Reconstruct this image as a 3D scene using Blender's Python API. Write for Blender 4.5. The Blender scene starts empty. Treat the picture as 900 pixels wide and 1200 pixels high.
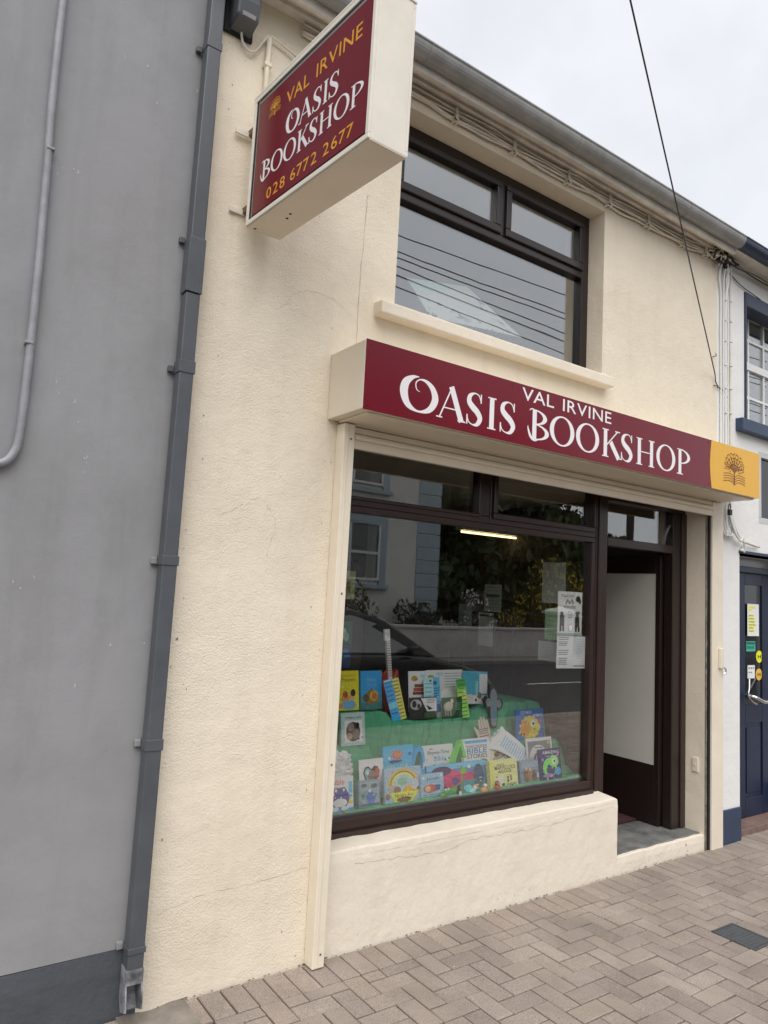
import bpy, bmesh, math, random
from mathutils import Vector, Matrix, Euler, noise
random.seed(7)
SC = bpy.context.scene
COL = SC.collection
R = math.radians

# ------------------------------------------------------------------ camera
F_PX, YAW, PITCH, ROLL = 840.72, R(34.898), R(6.397), R(3.069)
cyw, syw, cp, sp = math.cos(YAW), math.sin(YAW), math.cos(PITCH), math.sin(PITCH)
fwd = Vector((syw*cp, cyw*cp, sp)); rt = Vector((cyw, -syw, 0)); up = rt.cross(fwd)
cr, sr = math.cos(ROLL), math.sin(ROLL)
rt2 = rt*cr + up*sr; up2 = up*cr - rt*sr
cam = bpy.data.cameras.new('camera'); cam_o = bpy.data.objects.new('camera', cam); COL.objects.link(cam_o)
m = Matrix.Identity(4)
for i in range(3):
    m[i][0] = rt2[i]; m[i][1] = up2[i]; m[i][2] = -fwd[i]
m[0][3], m[1][3], m[2][3] = 0.0, -3.0387, 1.72
cam_o.matrix_world = m
cam.sensor_fit = 'VERTICAL'; cam.sensor_height = 36.0; cam.lens = F_PX/1200*36
cam.clip_start = 0.02; cam.clip_end = 2000
SC.camera = cam_o

# ------------------------------------------------------------------ overcast sky, soft sun, exposure
SUN_EL, SUN_AZ = R(58), R(212)          # azimuth of the sun, measured from +y clockwise
world = bpy.data.worlds.new('World'); SC.world = world; world.use_nodes = True
nt = world.node_tree; nt.nodes.clear()
sky = nt.nodes.new('ShaderNodeTexSky'); sky.sky_type = 'NISHITA'; sky.sun_disc = False
sky.sun_elevation = SUN_EL; sky.sun_rotation = SUN_AZ
b1 = nt.nodes.new('ShaderNodeBackground'); b1.inputs[1].default_value = 0.10
nt.links.new(sky.outputs[0], b1.inputs[0])
tc = nt.nodes.new('ShaderNodeTexCoord')
nz = nt.nodes.new('ShaderNodeTexNoise'); nz.inputs['Scale'].default_value = 3.4; nz.inputs['Detail'].default_value = 6
nt.links.new(tc.outputs['Generated'], nz.inputs['Vector'])
rp = nt.nodes.new('ShaderNodeValToRGB')
rp.color_ramp.elements[0].position = 0.30; rp.color_ramp.elements[0].color = (0.395, 0.404, 0.426, 1)
rp.color_ramp.elements[1].position = 0.62; rp.color_ramp.elements[1].color = (0.498, 0.506, 0.526, 1)
nt.links.new(nz.outputs[0], rp.inputs[0])
b2 = nt.nodes.new('ShaderNodeBackground'); b2.inputs[1].default_value = 1.0
nt.links.new(rp.outputs[0], b2.inputs[0])
mx = nt.nodes.new('ShaderNodeMixShader'); mx.inputs[0].default_value = 0.93
nt.links.new(b1.outputs[0], mx.inputs[1]); nt.links.new(b2.outputs[0], mx.inputs[2])
wo = nt.nodes.new('ShaderNodeOutputWorld'); nt.links.new(mx.outputs[0], wo.inputs[0])
sun = bpy.data.lights.new('sun', 'SUN'); sun.energy = 1.5; sun.angle = R(65); sun.color = (1.0, 0.97, 0.93)
sun_o = bpy.data.objects.new('sun', sun); COL.objects.link(sun_o)
sd = Vector((math.sin(SUN_AZ)*math.cos(SUN_EL), math.cos(SUN_AZ)*math.cos(SUN_EL), math.sin(SUN_EL)))
sun_o.rotation_euler = sd.to_track_quat('Z', 'Y').to_euler()
vs = SC.view_settings
vs.view_transform = 'Standard'; vs.look = 'None'; vs.exposure = 1.07; vs.gamma = 1.0; vs.use_curve_mapping = False
SC.cycles.max_bounces = 6; SC.cycles.transparent_max_bounces = 16; SC.cycles.caustics_reflective = False
SC.cycles.use_denoising = True; SC.cycles.sample_clamp_indirect = 6

# ------------------------------------------------------------------ materials
MATS = {}
def _mat(name):
    mt = bpy.data.materials.new(name); mt.use_nodes = True
    n = mt.node_tree.nodes; n.clear()
    out = n.new('ShaderNodeOutputMaterial')
    return mt, n, mt.node_tree.links, out
def plain(name, col, rough=0.6, metal=0.0, spec=0.5, var=0.0, vscale=6.0, bump=0.0, bscale=200.0, emit=0.0, coat=0.0, island=0.0):
    """Principled with a touch of noise colour variation and fine bump"""
    if name in MATS: return MATS[name]
    mt, n, l, out = _mat(name)
    p = n.new('ShaderNodeBsdfPrincipled'); l.new(p.outputs[0], out.inputs[0])
    p.inputs['Base Color'].default_value = (*col, 1); p.inputs['Roughness'].default_value = rough
    p.inputs['Metallic'].default_value = metal; p.inputs['Specular IOR Level'].default_value = spec
    p.inputs['Coat Weight'].default_value = coat; p.inputs['Coat Roughness'].default_value = 0.08
    co = n.new('ShaderNodeTexCoord')
    last = None
    if var > 0:
        nz = n.new('ShaderNodeTexNoise'); nz.inputs['Scale'].default_value = vscale; nz.inputs['Detail'].default_value = 6
        nz.inputs['Roughness'].default_value = 0.65
        l.new(co.outputs['Object'], nz.inputs['Vector'])
        mr = n.new('ShaderNodeMapRange'); mr.inputs[1].default_value = 0.3; mr.inputs[2].default_value = 0.7
        mr.inputs[3].default_value = 1-var; mr.inputs[4].default_value = 1+var
        l.new(nz.outputs[0], mr.inputs[0]); last = mr.outputs[0]
    if island > 0:
        g = n.new('ShaderNodeNewGeometry'); oi = n.new('ShaderNodeObjectInfo')
        ad = n.new('ShaderNodeMath'); ad.operation = 'ADD'; l.new(g.outputs['Random Per Island'], ad.inputs[0]); l.new(oi.outputs['Random'], ad.inputs[1])
        fr = n.new('ShaderNodeMath'); fr.operation = 'FRACT'; l.new(ad.outputs[0], fr.inputs[0])
        m2 = n.new('ShaderNodeMapRange'); m2.inputs[3].default_value = 1-island; m2.inputs[4].default_value = 1+island
        l.new(fr.outputs[0], m2.inputs[0])
        if last is None: last = m2.outputs[0]
        else:
            mu = n.new('ShaderNodeMath'); mu.operation = 'MULTIPLY'; l.new(last, mu.inputs[0]); l.new(m2.outputs[0], mu.inputs[1]); last = mu.outputs[0]
    if last is not None:
        v = n.new('ShaderNodeVectorMath'); v.operation = 'SCALE'; v.inputs[0].default_value = col
        l.new(last, v.inputs['Scale']); l.new(v.outputs[0], p.inputs['Base Color'])
    if bump > 0:
        nb = n.new('ShaderNodeTexNoise'); nb.inputs['Scale'].default_value = bscale; nb.inputs['Detail'].default_value = 3
        l.new(co.outputs['Object'], nb.inputs['Vector'])
        bp = n.new('ShaderNodeBump'); bp.inputs['Strength'].default_value = bump; bp.inputs['Distance'].default_value = 0.002
        l.new(nb.outputs[0], bp.inputs['Height']); l.new(bp.outputs[0], p.inputs['Normal'])
    if emit > 0:
        p.inputs['Emission Color'].default_value = (*col, 1); p.inputs['Emission Strength'].default_value = emit
    MATS[name] = mt
    return mt
def render_wall(name, col, stain, lump=0.0035, lscale=75.0, stain_amt=0.35, rough=0.8, strength=0.55, swell=0.5):
    """painted cement render: rough-cast lumps, big soft unevenness, blotchy stains and fine dirt specks"""
    mt, n, l, out = _mat(name)
    p = n.new('ShaderNodeBsdfPrincipled'); l.new(p.outputs[0], out.inputs[0]); p.inputs['Roughness'].default_value = rough
    p.inputs['Specular IOR Level'].default_value = 0.25
    co = n.new('ShaderNodeTexCoord')
    def noise_n(s, d=4, r=0.6, vec=None):
        z = n.new('ShaderNodeTexNoise'); z.inputs['Scale'].default_value = s; z.inputs['Detail'].default_value = d; z.inputs['Roughness'].default_value = r
        l.new(vec or co.outputs['Object'], z.inputs['Vector']); return z
    def ramp(src, a, b, c0=0.0, c1=1.0):
        r = n.new('ShaderNodeMapRange'); r.inputs[1].default_value = a; r.inputs[2].default_value = b; r.inputs[3].default_value = c0; r.inputs[4].default_value = c1
        l.new(src, r.inputs[0]); return r.outputs[0]
    # vertical streaky coordinates for run marks
    mp = n.new('ShaderNodeMapping'); mp.inputs['Scale'].default_value = (6, 6, 0.5); l.new(co.outputs['Object'], mp.inputs[0])
    streak = ramp(noise_n(1.4, 5, 0.6, mp.outputs[0]).outputs[0], 0.50, 0.78)
    blot = ramp(noise_n(1.3, 7, 0.68).outputs[0], 0.45, 0.75)
    speck = ramp(noise_n(55, 2).outputs[0], 0.68, 0.74)
    gate = ramp(noise_n(2.7, 3).outputs[0], 0.50, 0.65)
    sg = n.new('ShaderNodeMath'); sg.operation = 'MULTIPLY'; l.new(speck, sg.inputs[0]); l.new(gate, sg.inputs[1])
    s1 = n.new('ShaderNodeMath'); s1.operation = 'MULTIPLY_ADD'; l.new(streak, s1.inputs[0]); s1.inputs[1].default_value = 0.55; l.new(blot, s1.inputs[2])
    s2 = n.new('ShaderNodeMath'); s2.operation = 'MULTIPLY'; l.new(s1.outputs[0], s2.inputs[0]); s2.inputs[1].default_value = stain_amt
    s3 = n.new('ShaderNodeMath'); s3.operation = 'MULTIPLY_ADD'; l.new(sg.outputs[0], s3.inputs[0]); s3.inputs[1].default_value = 0.45; l.new(s2.outputs[0], s3.inputs[2]); s3.use_clamp = True
    mc = n.new('ShaderNodeMix'); mc.data_type = 'RGBA'
    mc.inputs[6].default_value = (*col, 1); mc.inputs[7].default_value = (*stain, 1)
    l.new(s3.outputs[0], mc.inputs[0]); l.new(mc.outputs[2], p.inputs['Base Color'])
    h1 = noise_n(lscale, 3, 0.55).outputs[0]
    v = n.new('ShaderNodeTexVoronoi'); v.inputs['Scale'].default_value = lscale*1.3; l.new(co.outputs['Object'], v.inputs['Vector'])
    patch = ramp(noise_n(1.9, 3).outputs[0], 0.40, 0.60, 0.50, 1.0)
    h2 = ramp(v.outputs['Distance'], 0.0, 0.8, 1.0, 0.0)
    a1 = n.new('ShaderNodeMath'); a1.operation = 'MULTIPLY_ADD'; l.new(h2, a1.inputs[0]); a1.inputs[1].default_value = 0.5; l.new(h1, a1.inputs[2])
    a2 = n.new('ShaderNodeMath'); a2.operation = 'MULTIPLY'; l.new(a1.outputs[0], a2.inputs[0]); l.new(patch, a2.inputs[1])
    bp = n.new('ShaderNodeBump'); bp.inputs['Strength'].default_value = strength; bp.inputs['Distance'].default_value = lump; l.new(a2.outputs[0], bp.inputs['Height'])
    b2 = n.new('ShaderNodeBump'); b2.inputs['Strength'].default_value = swell; b2.inputs['Distance'].default_value = 0.02
    l.new(noise_n(5.0, 4).outputs[0], b2.inputs['Height']); l.new(bp.outputs[0], b2.inputs['Normal']); l.new(b2.outputs[0], p.inputs['Normal'])
    MATS[name] = mt
    return mt
def glass(name, r0=0.075, tint=(0.93, 0.95, 0.94)):
    if name in MATS: return MATS[name]
    mt, n, l, out = _mat(name)
    lw = n.new('ShaderNodeLayerWeight'); lw.inputs['Blend'].default_value = 0.5
    pw = n.new('ShaderNodeMath'); pw.operation = 'POWER'; l.new(lw.outputs['Facing'], pw.inputs[0]); pw.inputs[1].default_value = 4.0
    mr = n.new('ShaderNodeMapRange'); mr.inputs[3].default_value = r0; mr.inputs[4].default_value = 1.0; l.new(pw.outputs[0], mr.inputs[0])
    tr = n.new('ShaderNodeBsdfTransparent'); tr.inputs[0].default_value = (*tint, 1)
    gl = n.new('ShaderNodeBsdfGlossy'); gl.inputs['Roughness'].default_value = 0.0
    co = n.new('ShaderNodeTexCoord'); nz = n.new('ShaderNodeTexNoise'); nz.inputs['Scale'].default_value = 1.6; l.new(co.outputs['Object'], nz.inputs['Vector'])
    bp = n.new('ShaderNodeBump'); bp.inputs['Strength'].default_value = 0.02; bp.inputs['Distance'].default_value = 0.02; l.new(nz.outputs[0], bp.inputs['Height']); l.new(bp.outputs[0], gl.inputs['Normal'])
    mxs = n.new('ShaderNodeMixShader'); l.new(mr.outputs[0], mxs.inputs[0]); l.new(tr.outputs[0], mxs.inputs[1]); l.new(gl.outputs[0], mxs.inputs[2])
    l.new(mxs.outputs[0], out.inputs[0]); MATS[name] = mt
    return mt
def s2l(r, g, b):
    f = lambda c: ((c/255+0.055)/1.055)**2.4 if c/255 > 0.04045 else c/255/12.92
    return (f(r), f(g), f(b))
def ink(r, g, b):                               # printed colour on paper or card
    return plain('ink_%d_%d_%d' % (r, g, b), tuple(min(.84, c*(1+.65*min(1.0, max(s2l(r, g, b))/.22))) for c in s2l(r, g, b)), 0.38, var=0.27 if min(r, g, b) < 190 else 0.06, vscale=95)

CREAM = (0.80, 0.712, 0.578)
M_cream = render_wall('cream_render', CREAM, (0.54, 0.46, 0.35), lump=0.0042, lscale=105, stain_amt=0.34, strength=0.58)
M_cream_smooth = render_wall('cream_smooth_render', (0.79, 0.71, 0.595), (0.56, 0.485, 0.385), lump=0.0022, lscale=38, stain_amt=0.32, strength=0.6)
M_creampaint = plain('cream_gloss_paint', (0.79, 0.71, 0.575), 0.42, var=0.06, vscale=4, bump=0.15, bscale=60)
M_creamsheet = plain('cream_sheet_metal', (0.74, 0.66, 0.535), 0.45, var=0.05, vscale=3)
M_signbox = plain('sign_box_paint', (0.80, 0.745, 0.65), 0.45, var=0.07, vscale=5, bump=0.2, bscale=40)
M_grey = render_wall('grey_render', (0.295, 0.295, 0.305), (0.19, 0.19, 0.195), lump=0.0012, lscale=90, stain_amt=0.62, swell=0.14, strength=.35)
M_darkgrey = render_wall('dark_grey_plinth_paint', (0.080, 0.088, 0.100), (0.05, 0.055, 0.065), lump=0.0015, lscale=60, stain_amt=0.5, rough=0.6)
M_pipe = plain('slate_grey_gloss', (0.080, 0.088, 0.100), 0.4, var=0.13, vscale=7, bump=0.1, bscale=50)
M_white = render_wall('white_render', (0.80, 0.795, 0.78), (0.56, 0.555, 0.54), lump=0.002, lscale=60, stain_amt=0.15)
M_whitepaint = plain('white_gloss_paint', (0.78, 0.78, 0.77), 0.35)
M_navy = plain('navy_gloss_paint', (0.009, 0.019, 0.052), 0.35, var=0.1, vscale=5)
M_navy2 = plain('blue_plinth_paint', (0.028, 0.050, 0.098), 0.45, var=0.1, vscale=5)
M_brown = plain('brown_upvc', (0.030, 0.0155, 0.013), 0.30, var=0.12, vscale=9)
M_dkbrown = plain('dark_brown_door', (0.020, 0.012, 0.010), 0.35, var=0.12, vscale=9)
M_upbrown = plain('dark_brown_upper_frame', (0.020, 0.0135, 0.012), 0.28)
M_black = plain('black_gap', (0.006, 0.006, 0.006), 0.8)
M_glass = glass('window_glass', 0.16, (.98, .985, .98)); M_glass2 = glass('upper_window_glass', 0.27); M_glass3 = glass('transom_glass', 0.16)
M_frost = plain('frosted_film', (0.60, 0.58, 0.52), 0.35, var=0.05, vscale=2)
M_red = plain('burgundy_sign_sheet', (0.160, 0.005, 0.016), 0.2, spec=0.34, var=0.03, vscale=2)
M_letter = plain('white_vinyl', (0.86, 0.82, 0.83), 0.4)
M_gold = plain('golden_yellow_vinyl', (0.78, 0.42, 0.035), 0.35)
M_goldtext = plain('amber_vinyl', (0.78, 0.36, 0.03), 0.4)
M_logobrown = plain('brown_print', (0.24, 0.075, 0.012), 0.4)
M_gutter = plain('grey_painted_gutter', (0.27, 0.27, 0.262), 0.38, var=0.25, vscale=5)
M_soffit = plain('weathered_soffit_board', (0.62, 0.585, 0.52), 0.7, var=0.22, vscale=6, bump=0.2, bscale=40)
M_slate = plain('roof_slate', (0.06, 0.062, 0.07), 0.55, var=0.2, vscale=9)
M_concrete = plain('concrete_step', (0.145, 0.145, 0.138), 0.7, var=0.5, vscale=7, bump=0.3, bscale=60)
M_conc2 = plain('stained_concrete', (0.20, 0.175, 0.15), 0.75, var=0.45, vscale=5, bump=0.4, bscale=60)
M_grout = plain('joint_sand', (0.05, 0.043, 0.036), 0.95, var=0.3, vscale=30)
M_iron = plain('cast_iron', (0.095, 0.10, 0.107), 0.5, metal=0.4, var=0.25, vscale=30)
M_cable = plain('cream_cable_sheath', (0.66, 0.61, 0.52), 0.55, var=0.15, vscale=9)
M_wcable = plain('white_cable_sheath', (0.72, 0.72, 0.70), 0.45)
M_dcable = plain('dark_cable', (0.02, 0.02, 0.022), 0.5)
M_rust = plain('rusty_steel', (0.16, 0.10, 0.06), 0.8, var=0.4, vscale=40)
M_chrome = plain('polished_steel', (0.62, 0.62, 0.62), 0.18, metal=1.0)
M_crack = plain('hairline_crack', (0.30, 0.25, 0.185), 0.9, var=.35, vscale=9)
M_asphalt = plain('asphalt', (0.042, 0.042, 0.044), 0.85, var=0.25, vscale=3, bump=0.6, bscale=120)
M_kerb = plain('granite_kerb', (0.25, 0.25, 0.245), 0.7, var=0.2, vscale=20)
M_page = plain('page_edges', (0.70, 0.65, 0.54), 0.7)
def paver_material():
    mt, n, l, out = _mat('concrete_paver')
    p = n.new('ShaderNodeBsdfPrincipled'); l.new(p.outputs[0], out.inputs[0]); p.inputs['Roughness'].default_value = 0.85; p.inputs['Specular IOR Level'].default_value = 0.3
    g = n.new('ShaderNodeNewGeometry'); oi = n.new('ShaderNodeObjectInfo')
    ad = n.new('ShaderNodeMath'); ad.operation = 'ADD'; l.new(g.outputs['Random Per Island'], ad.inputs[0]); l.new(oi.outputs['Random'], ad.inputs[1])
    fr = n.new('ShaderNodeMath'); fr.operation = 'FRACT'; l.new(ad.outputs[0], fr.inputs[0])
    rp = n.new('ShaderNodeValToRGB'); e = rp.color_ramp.elements
    e[0].position = 0; e[0].color = (0.258, 0.214, 0.184, 1); e[1].position = 1; e[1].color = (0.318, 0.266, 0.230, 1)
    k = e.new(0.35); k.color = (0.284, 0.237, 0.204, 1); k = e.new(0.7); k.color = (0.304, 0.250, 0.210, 1)
    l.new(fr.outputs[0], rp.inputs[0])
    def nzz(s, d, a, b, c0, c1):
        z = n.new('ShaderNodeTexNoise'); z.inputs['Scale'].default_value = s; z.inputs['Detail'].default_value = d; z.inputs['Roughness'].default_value = 0.65
        l.new(g.outputs['Position'], z.inputs['Vector'])
        r = n.new('ShaderNodeMapRange'); r.inputs[1].default_value = a; r.inputs[2].default_value = b; r.inputs[3].default_value = c0; r.inputs[4].default_value = c1
        l.new(z.outputs[0], r.inputs[0]); return z.outputs[0], r.outputs[0]
    _, dirt = nzz(2.6, 7, 0.35, 0.7, 1.10, 0.76)
    gr, grain = nzz(240, 3, 0.3, 0.7, 0.55, 1.45)
    _, spot = nzz(26, 2, 0.72, 0.76, 1.0, 0.6)
    m1 = n.new('ShaderNodeMath'); m1.operation = 'MULTIPLY'; l.new(dirt, m1.inputs[0]); l.new(grain, m1.inputs[1])
    m2 = n.new('ShaderNodeMath'); m2.operation = 'MULTIPLY'; l.new(m1.outputs[0], m2.inputs[0]); l.new(spot, m2.inputs[1])
    v = n.new('ShaderNodeVectorMath'); v.operation = 'SCALE'; l.new(rp.outputs[0], v.inputs[0]); l.new(m2.outputs[0], v.inputs['Scale']); l.new(v.outputs[0], p.inputs['Base Color'])
    bp = n.new('ShaderNodeBump'); bp.inputs['Strength'].default_value = 0.5; bp.inputs['Distance'].default_value = 0.0015; l.new(gr, bp.inputs['Height']); l.new(bp.outputs[0], p.inputs['Normal'])
    return mt
M_paver = paver_material()

# ------------------------------------------------------------------ mesh helpers
class MB:
    def __init__(s): s.v = []; s.f = []; s.mi = []; s.mats = []
    def _m(s, mt):
        if mt is None: return 0
        if mt not in s.mats: s.mats.append(mt)
        return s.mats.index(mt)
    def add(s, vs, fs, mt=None):
        b = len(s.v); s.v += [tuple(x) for x in vs]; k = s._m(mt)
        for f in fs: s.f.append(tuple(b+i for i in f)); s.mi.append(k)
    def box(s, x0, x1, y0, y1, z0, z1, mt=None):
        s.add([(x0,y0,z0),(x1,y0,z0),(x1,y1,z0),(x0,y1,z0),(x0,y0,z1),(x1,y0,z1),(x1,y1,z1),(x0,y1,z1)],
              [(0,3,2,1),(4,5,6,7),(0,1,5,4),(1,2,6,5),(2,3,7,6),(3,0,4,7)], mt); return s
    def prism(s, pts, axis, a, b, mt=None):
        """2D outline extruded along an axis: x->(y,z), y->(x,z), z->(x,y)"""
        def mk(p, d): return {'x': (d, p[0], p[1]), 'y': (p[0], d, p[1]), 'z': (p[0], p[1], d)}[axis]
        n = len(pts); vs = [mk(p, a) for p in pts] + [mk(p, b) for p in pts]
        fs = [tuple(range(n-1, -1, -1)), tuple(range(n, 2*n))] + [(i, (i+1) % n, n+(i+1) % n, n+i) for i in range(n)]
        s.add(vs, fs, mt); return s
    def tube(s, pts, r, n=8, mt=None, caps=True):
        pts = [Vector(p) for p in pts]; rs = r if isinstance(r, (list, tuple)) else [r]*len(pts)
        vs = []; fs = []; prev = None
        for i, p in enumerate(pts):
            d = (pts[min(i+1, len(pts)-1)] - pts[max(i-1, 0)]).normalized()
            if prev is None:
                a = d.cross(Vector((0, 0, 1)))
                if a.length < 1e-3: a = d.cross(Vector((1, 0, 0)))
                a.normalize()
            else:
                a = (prev - d*prev.dot(d)).normalized()
            prev = a; b = d.cross(a)
            for k in range(n):
                t = 2*math.pi*k/n; vs.append(p + a*math.cos(t)*rs[i] + b*math.sin(t)*rs[i])
        for i in range(len(pts)-1):
            for k in range(n):
                fs.append((i*n+k, i*n+(k+1) % n, (i+1)*n+(k+1) % n, (i+1)*n+k))
        if caps: fs += [tuple(range(n-1, -1, -1)), tuple(range((len(pts)-1)*n, len(pts)*n))]
        s.add(vs, fs, mt); return s
    def strip(s, L, Rr, mt=None):
        n = len(L); s.add(list(L)+list(Rr), [(i, n+i, n+i+1, i+1) for i in range(n-1)], mt); return s
    def build(s, name, mt=None, parent=None, smooth=False, bevel=0.0, seg=2, recalc=True):
        me = bpy.data.meshes.new(name); me.from_pydata(s.v, [], s.f)
        mats = s.mats or ([mt] if mt else [])
        if mt and not s.mats: mats = [mt]
        for q in mats: me.materials.append(q)
        for p, k in zip(me.polygons, s.mi): p.material_index = k; p.use_smooth = smooth
        if recalc:
            bm = bmesh.new(); bm.from_mesh(me); bmesh.ops.recalc_face_normals(bm, faces=bm.faces); bm.to_mesh(me); bm.free()
        o = bpy.data.objects.new(name, me); COL.objects.link(o)
        if parent is not None: o.parent = parent
        if bevel > 0:
            b = o.modifiers.new('bevel', 'BEVEL'); b.width = bevel; b.segments = seg; b.limit_method = 'ANGLE'; b.angle_limit = R(40)
        return o
def box(name, x0, x1, y0, y1, z0, z1, mt, parent=None, bevel=0.0):
    return MB().box(x0, x1, y0, y1, z0, z1).build(name, mt, parent, bevel=bevel)
def thing(name, label, cat, loc=(0, 0, 0), group=None, rot=None):
    o = bpy.data.objects.new(name, None); COL.objects.link(o); o.location = loc; o.empty_display_size = 0.1
    if rot: o.rotation_euler = rot
    return tag(o, label, cat, group)
def tag(o, label, cat, group=None, kind=None):
    o['label'] = label
    if cat: o['category'] = cat
    if group: o['group'] = group
    if kind: o['kind'] = kind
    return o
def struct(o, label=None):
    o['kind'] = 'structure'
    if label: o['label'] = label
    return o
def catmull(P, n=8):
    P = [Vector(p) for p in P]; out = []
    for i in range(len(P)-1):
        p0, p1, p2, p3 = P[max(i-1, 0)], P[i], P[i+1], P[min(i+2, len(P)-1)]
        for k in range(n):
            t = k/n
            out.append(0.5*((2*p1) + (p2-p0)*t + (2*p0-5*p1+4*p2-p3)*t*t + (3*p1-p0-3*p2+p3)*t**3))
    out.append(P[-1]); return out
def smooth01(a, b, x):
    t = max(0.0, min(1.0, (x-a)/(b-a))); return t*t*(3-2*t)

# ------------------------------------------------------------------ lettering
_txt = {}
def text_geo(body):
    """vertices and faces of a line in Blender's built-in sans, normalised to the unit box"""
    if body not in _txt:
        cu = bpy.data.curves.new('t', 'FONT'); cu.body = body; cu.size = 1.0; cu.resolution_u = 3; cu.offset = 0.004
        ob = bpy.data.objects.new('t', cu); COL.objects.link(ob)
        me = bpy.data.meshes.new_from_object(ob)
        vs = [(v.co.x, v.co.y) for v in me.vertices]; fs = [tuple(p.vertices) for p in me.polygons]
        bpy.data.objects.remove(ob); bpy.data.curves.remove(cu); bpy.data.meshes.remove(me)
        xs = [v[0] for v in vs] or [0, 1]; ys = [v[1] for v in vs] or [0, 1]
        x0, x1, y0, y1 = min(xs), max(xs), min(ys), max(ys)
        _txt[body] = ([((x-x0)/max(x1-x0, 1e-6), (y-y0)/max(y1-y0, 1e-6)) for x, y in vs], fs, (x1-x0)/max(y1-y0, 1e-6))
    return _txt[body]
def stroke(P, W):
    """variable-width stroke in 2D as a pair of edges"""
    L = []; Q = []
    for i, p in enumerate(P):
        a = P[max(i-1, 0)]; b = P[min(i+1, len(P)-1)]; dx, dy = b[0]-a[0], b[1]-a[1]; d = math.hypot(dx, dy) or 1
        nx, ny = -dy/d, dx/d; w = W[i]/2
        L.append((p[0]+nx*w, p[1]+ny*w)); Q.append((p[0]-nx*w, p[1]-ny*w))
    return L, Q
def cat2(P, W, n=8):
    pts = catmull([(p[0], p[1], w) for p, w in zip(P, W)], n); return [(p.x, p.y) for p in pts], [max(p.z, 1e-4) for p in pts]
def arcpts(cx, cy, a, b, t0, t1, n=18):
    return [(cx+a*math.cos(R(t0+(t1-t0)*i/n)), cy+b*math.sin(R(t0+(t1-t0)*i/n))) for i in range(n+1)]
def glyph(ch, w, h, s, t):
    """high-contrast serif capitals as quad strips in a w x h box; s thick, t thin"""
    S = []
    def line(x0, y0, x1, y1, wd): S.append(stroke([(x0, y0), (x1, y1)], [wd, wd]))
    def serif(x, y, half): S.append(([(x-half, y), (x+half, y)], [(x-half, y+(t if y < h/2 else -t)), (x+half, y+(t if y < h/2 else -t))]))
    def stem(x): line(x, 0, x, h, s); serif(x, 0, s*.92); serif(x, h, s*.92)
    def bowl(x0, x1, y0, y1):
        cy = (y0+y1)/2; S.append((arcpts(x0, cy, x1-x0, (y1-y0)/2, 90, -90), arcpts(x0, cy, x1-x0-s, (y1-y0)/2-t, 90, -90)))
    if ch == 'O':
        S.append((arcpts(w/2, h/2, w/2, h/2*1.02, 0, 360, 40), arcpts(w/2, h/2, w/2-s*1.05, h/2-t, 0, 360, 40)))
    elif ch == 'Q':      # swash O: open at the top, the thin stroke curling inside
        P = [(.47*w, 1.03*h), (.30*w, .98*h), (.12*w, .78*h), (.08*w, .48*h), (.20*w, .16*h), (.48*w, .02*h), (.78*w, .14*h), (.93*w, .46*h), (.86*w, .76*h), (.68*w, .94*h), (.50*w, .96*h), (.39*w, .84*h), (.41*w, .66*h), (.50*w, .60*h)]
        W = [.1*s, .6*s, 1.3*s, 1.45*s, 1.0*s, t*1.5, s*.9, 1.25*s, 1.0*s, .55*s, t, t, t*.9, t*.5]
        S.append(stroke(*cat2(P, W)))
    elif ch == 'A':
        line(.10*w, 0, .50*w, h*.98, t*1.25); line(.48*w, h*1.0, .86*w, 0, s*1.05); line(.24*w, .33*h, .72*w, .33*h, t)
        serif(.10*w, 0, s*.62); serif(.86*w, 0, s*.82)
    elif ch == 'S':
        P = [(.84*w, .80*h), (.72*w, .95*h), (.46*w, .99*h), (.20*w, .88*h), (.16*w, .70*h), (.36*w, .56*h), (.64*w, .43*h), (.82*w, .25*h), (.68*w, .06*h), (.42*w, .01*h), (.16*w, .08*h), (.06*w, .24*h)]
        W = [t, t, t*1.2, .75*s, 1.0*s, 1.1*s, 1.1*s, 1.0*s, .7*s, t*1.2, t, t]
        S.append(stroke(*cat2(P, W))); line(.86*w, .72*h, .86*w, 1.0*h, t*1.3); line(.05*w, 0, .05*w, .30*h, t*1.3)
    elif ch == 'I': stem(w/2)
    elif ch in 'BC':
        x = s*(1.0 if ch == 'B' else 1.9); line(x, 0, x, h, s); bowl(x, w*.90, .50*h, h); bowl(x, w, 0, .53*h)
        if ch == 'B': serif(x, 0, s*1.0); serif(x, h, s*1.0)
        else:            # swash B: a second thin stroke hooking round the stem's foot
            P = [(x-.3*s, h), (x-1.0*s, .98*h), (x-1.25*s, .92*h)]; S.append(stroke(*cat2(P, [t, t, t*.6])))
            P = [(x+.9*s, .02*h), (x+.0*s, -.03*h), (x-.9*s, .08*h), (x-1.5*s, .30*h), (x-1.6*s, .42*h)]; S.append(stroke(*cat2(P, [t, t*1.3, .55*s, .35*s, t*.4])))
    elif ch == 'P':
        x = s*1.0; line(x, 0, x, h, s); serif(x, 0, s*1.05); serif(x, h, s*1.0); bowl(x, w, .42*h, h)
    elif ch == 'K':
        x = s*1.0; stem(x); line(x+.3*s, .42*h, w*.86, h, t*1.3); line(x+.28*w, .56*h, w*.92, 0, s*1.05); serif(w*.84, h, s*.75); serif(w*.92, 0, s*.8)
    elif ch == 'H':
        stem(s*1.05); stem(w-s*1.05); line(s*1.05, .50*h, w-s*1.05, .50*h, t)
    return S
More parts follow.
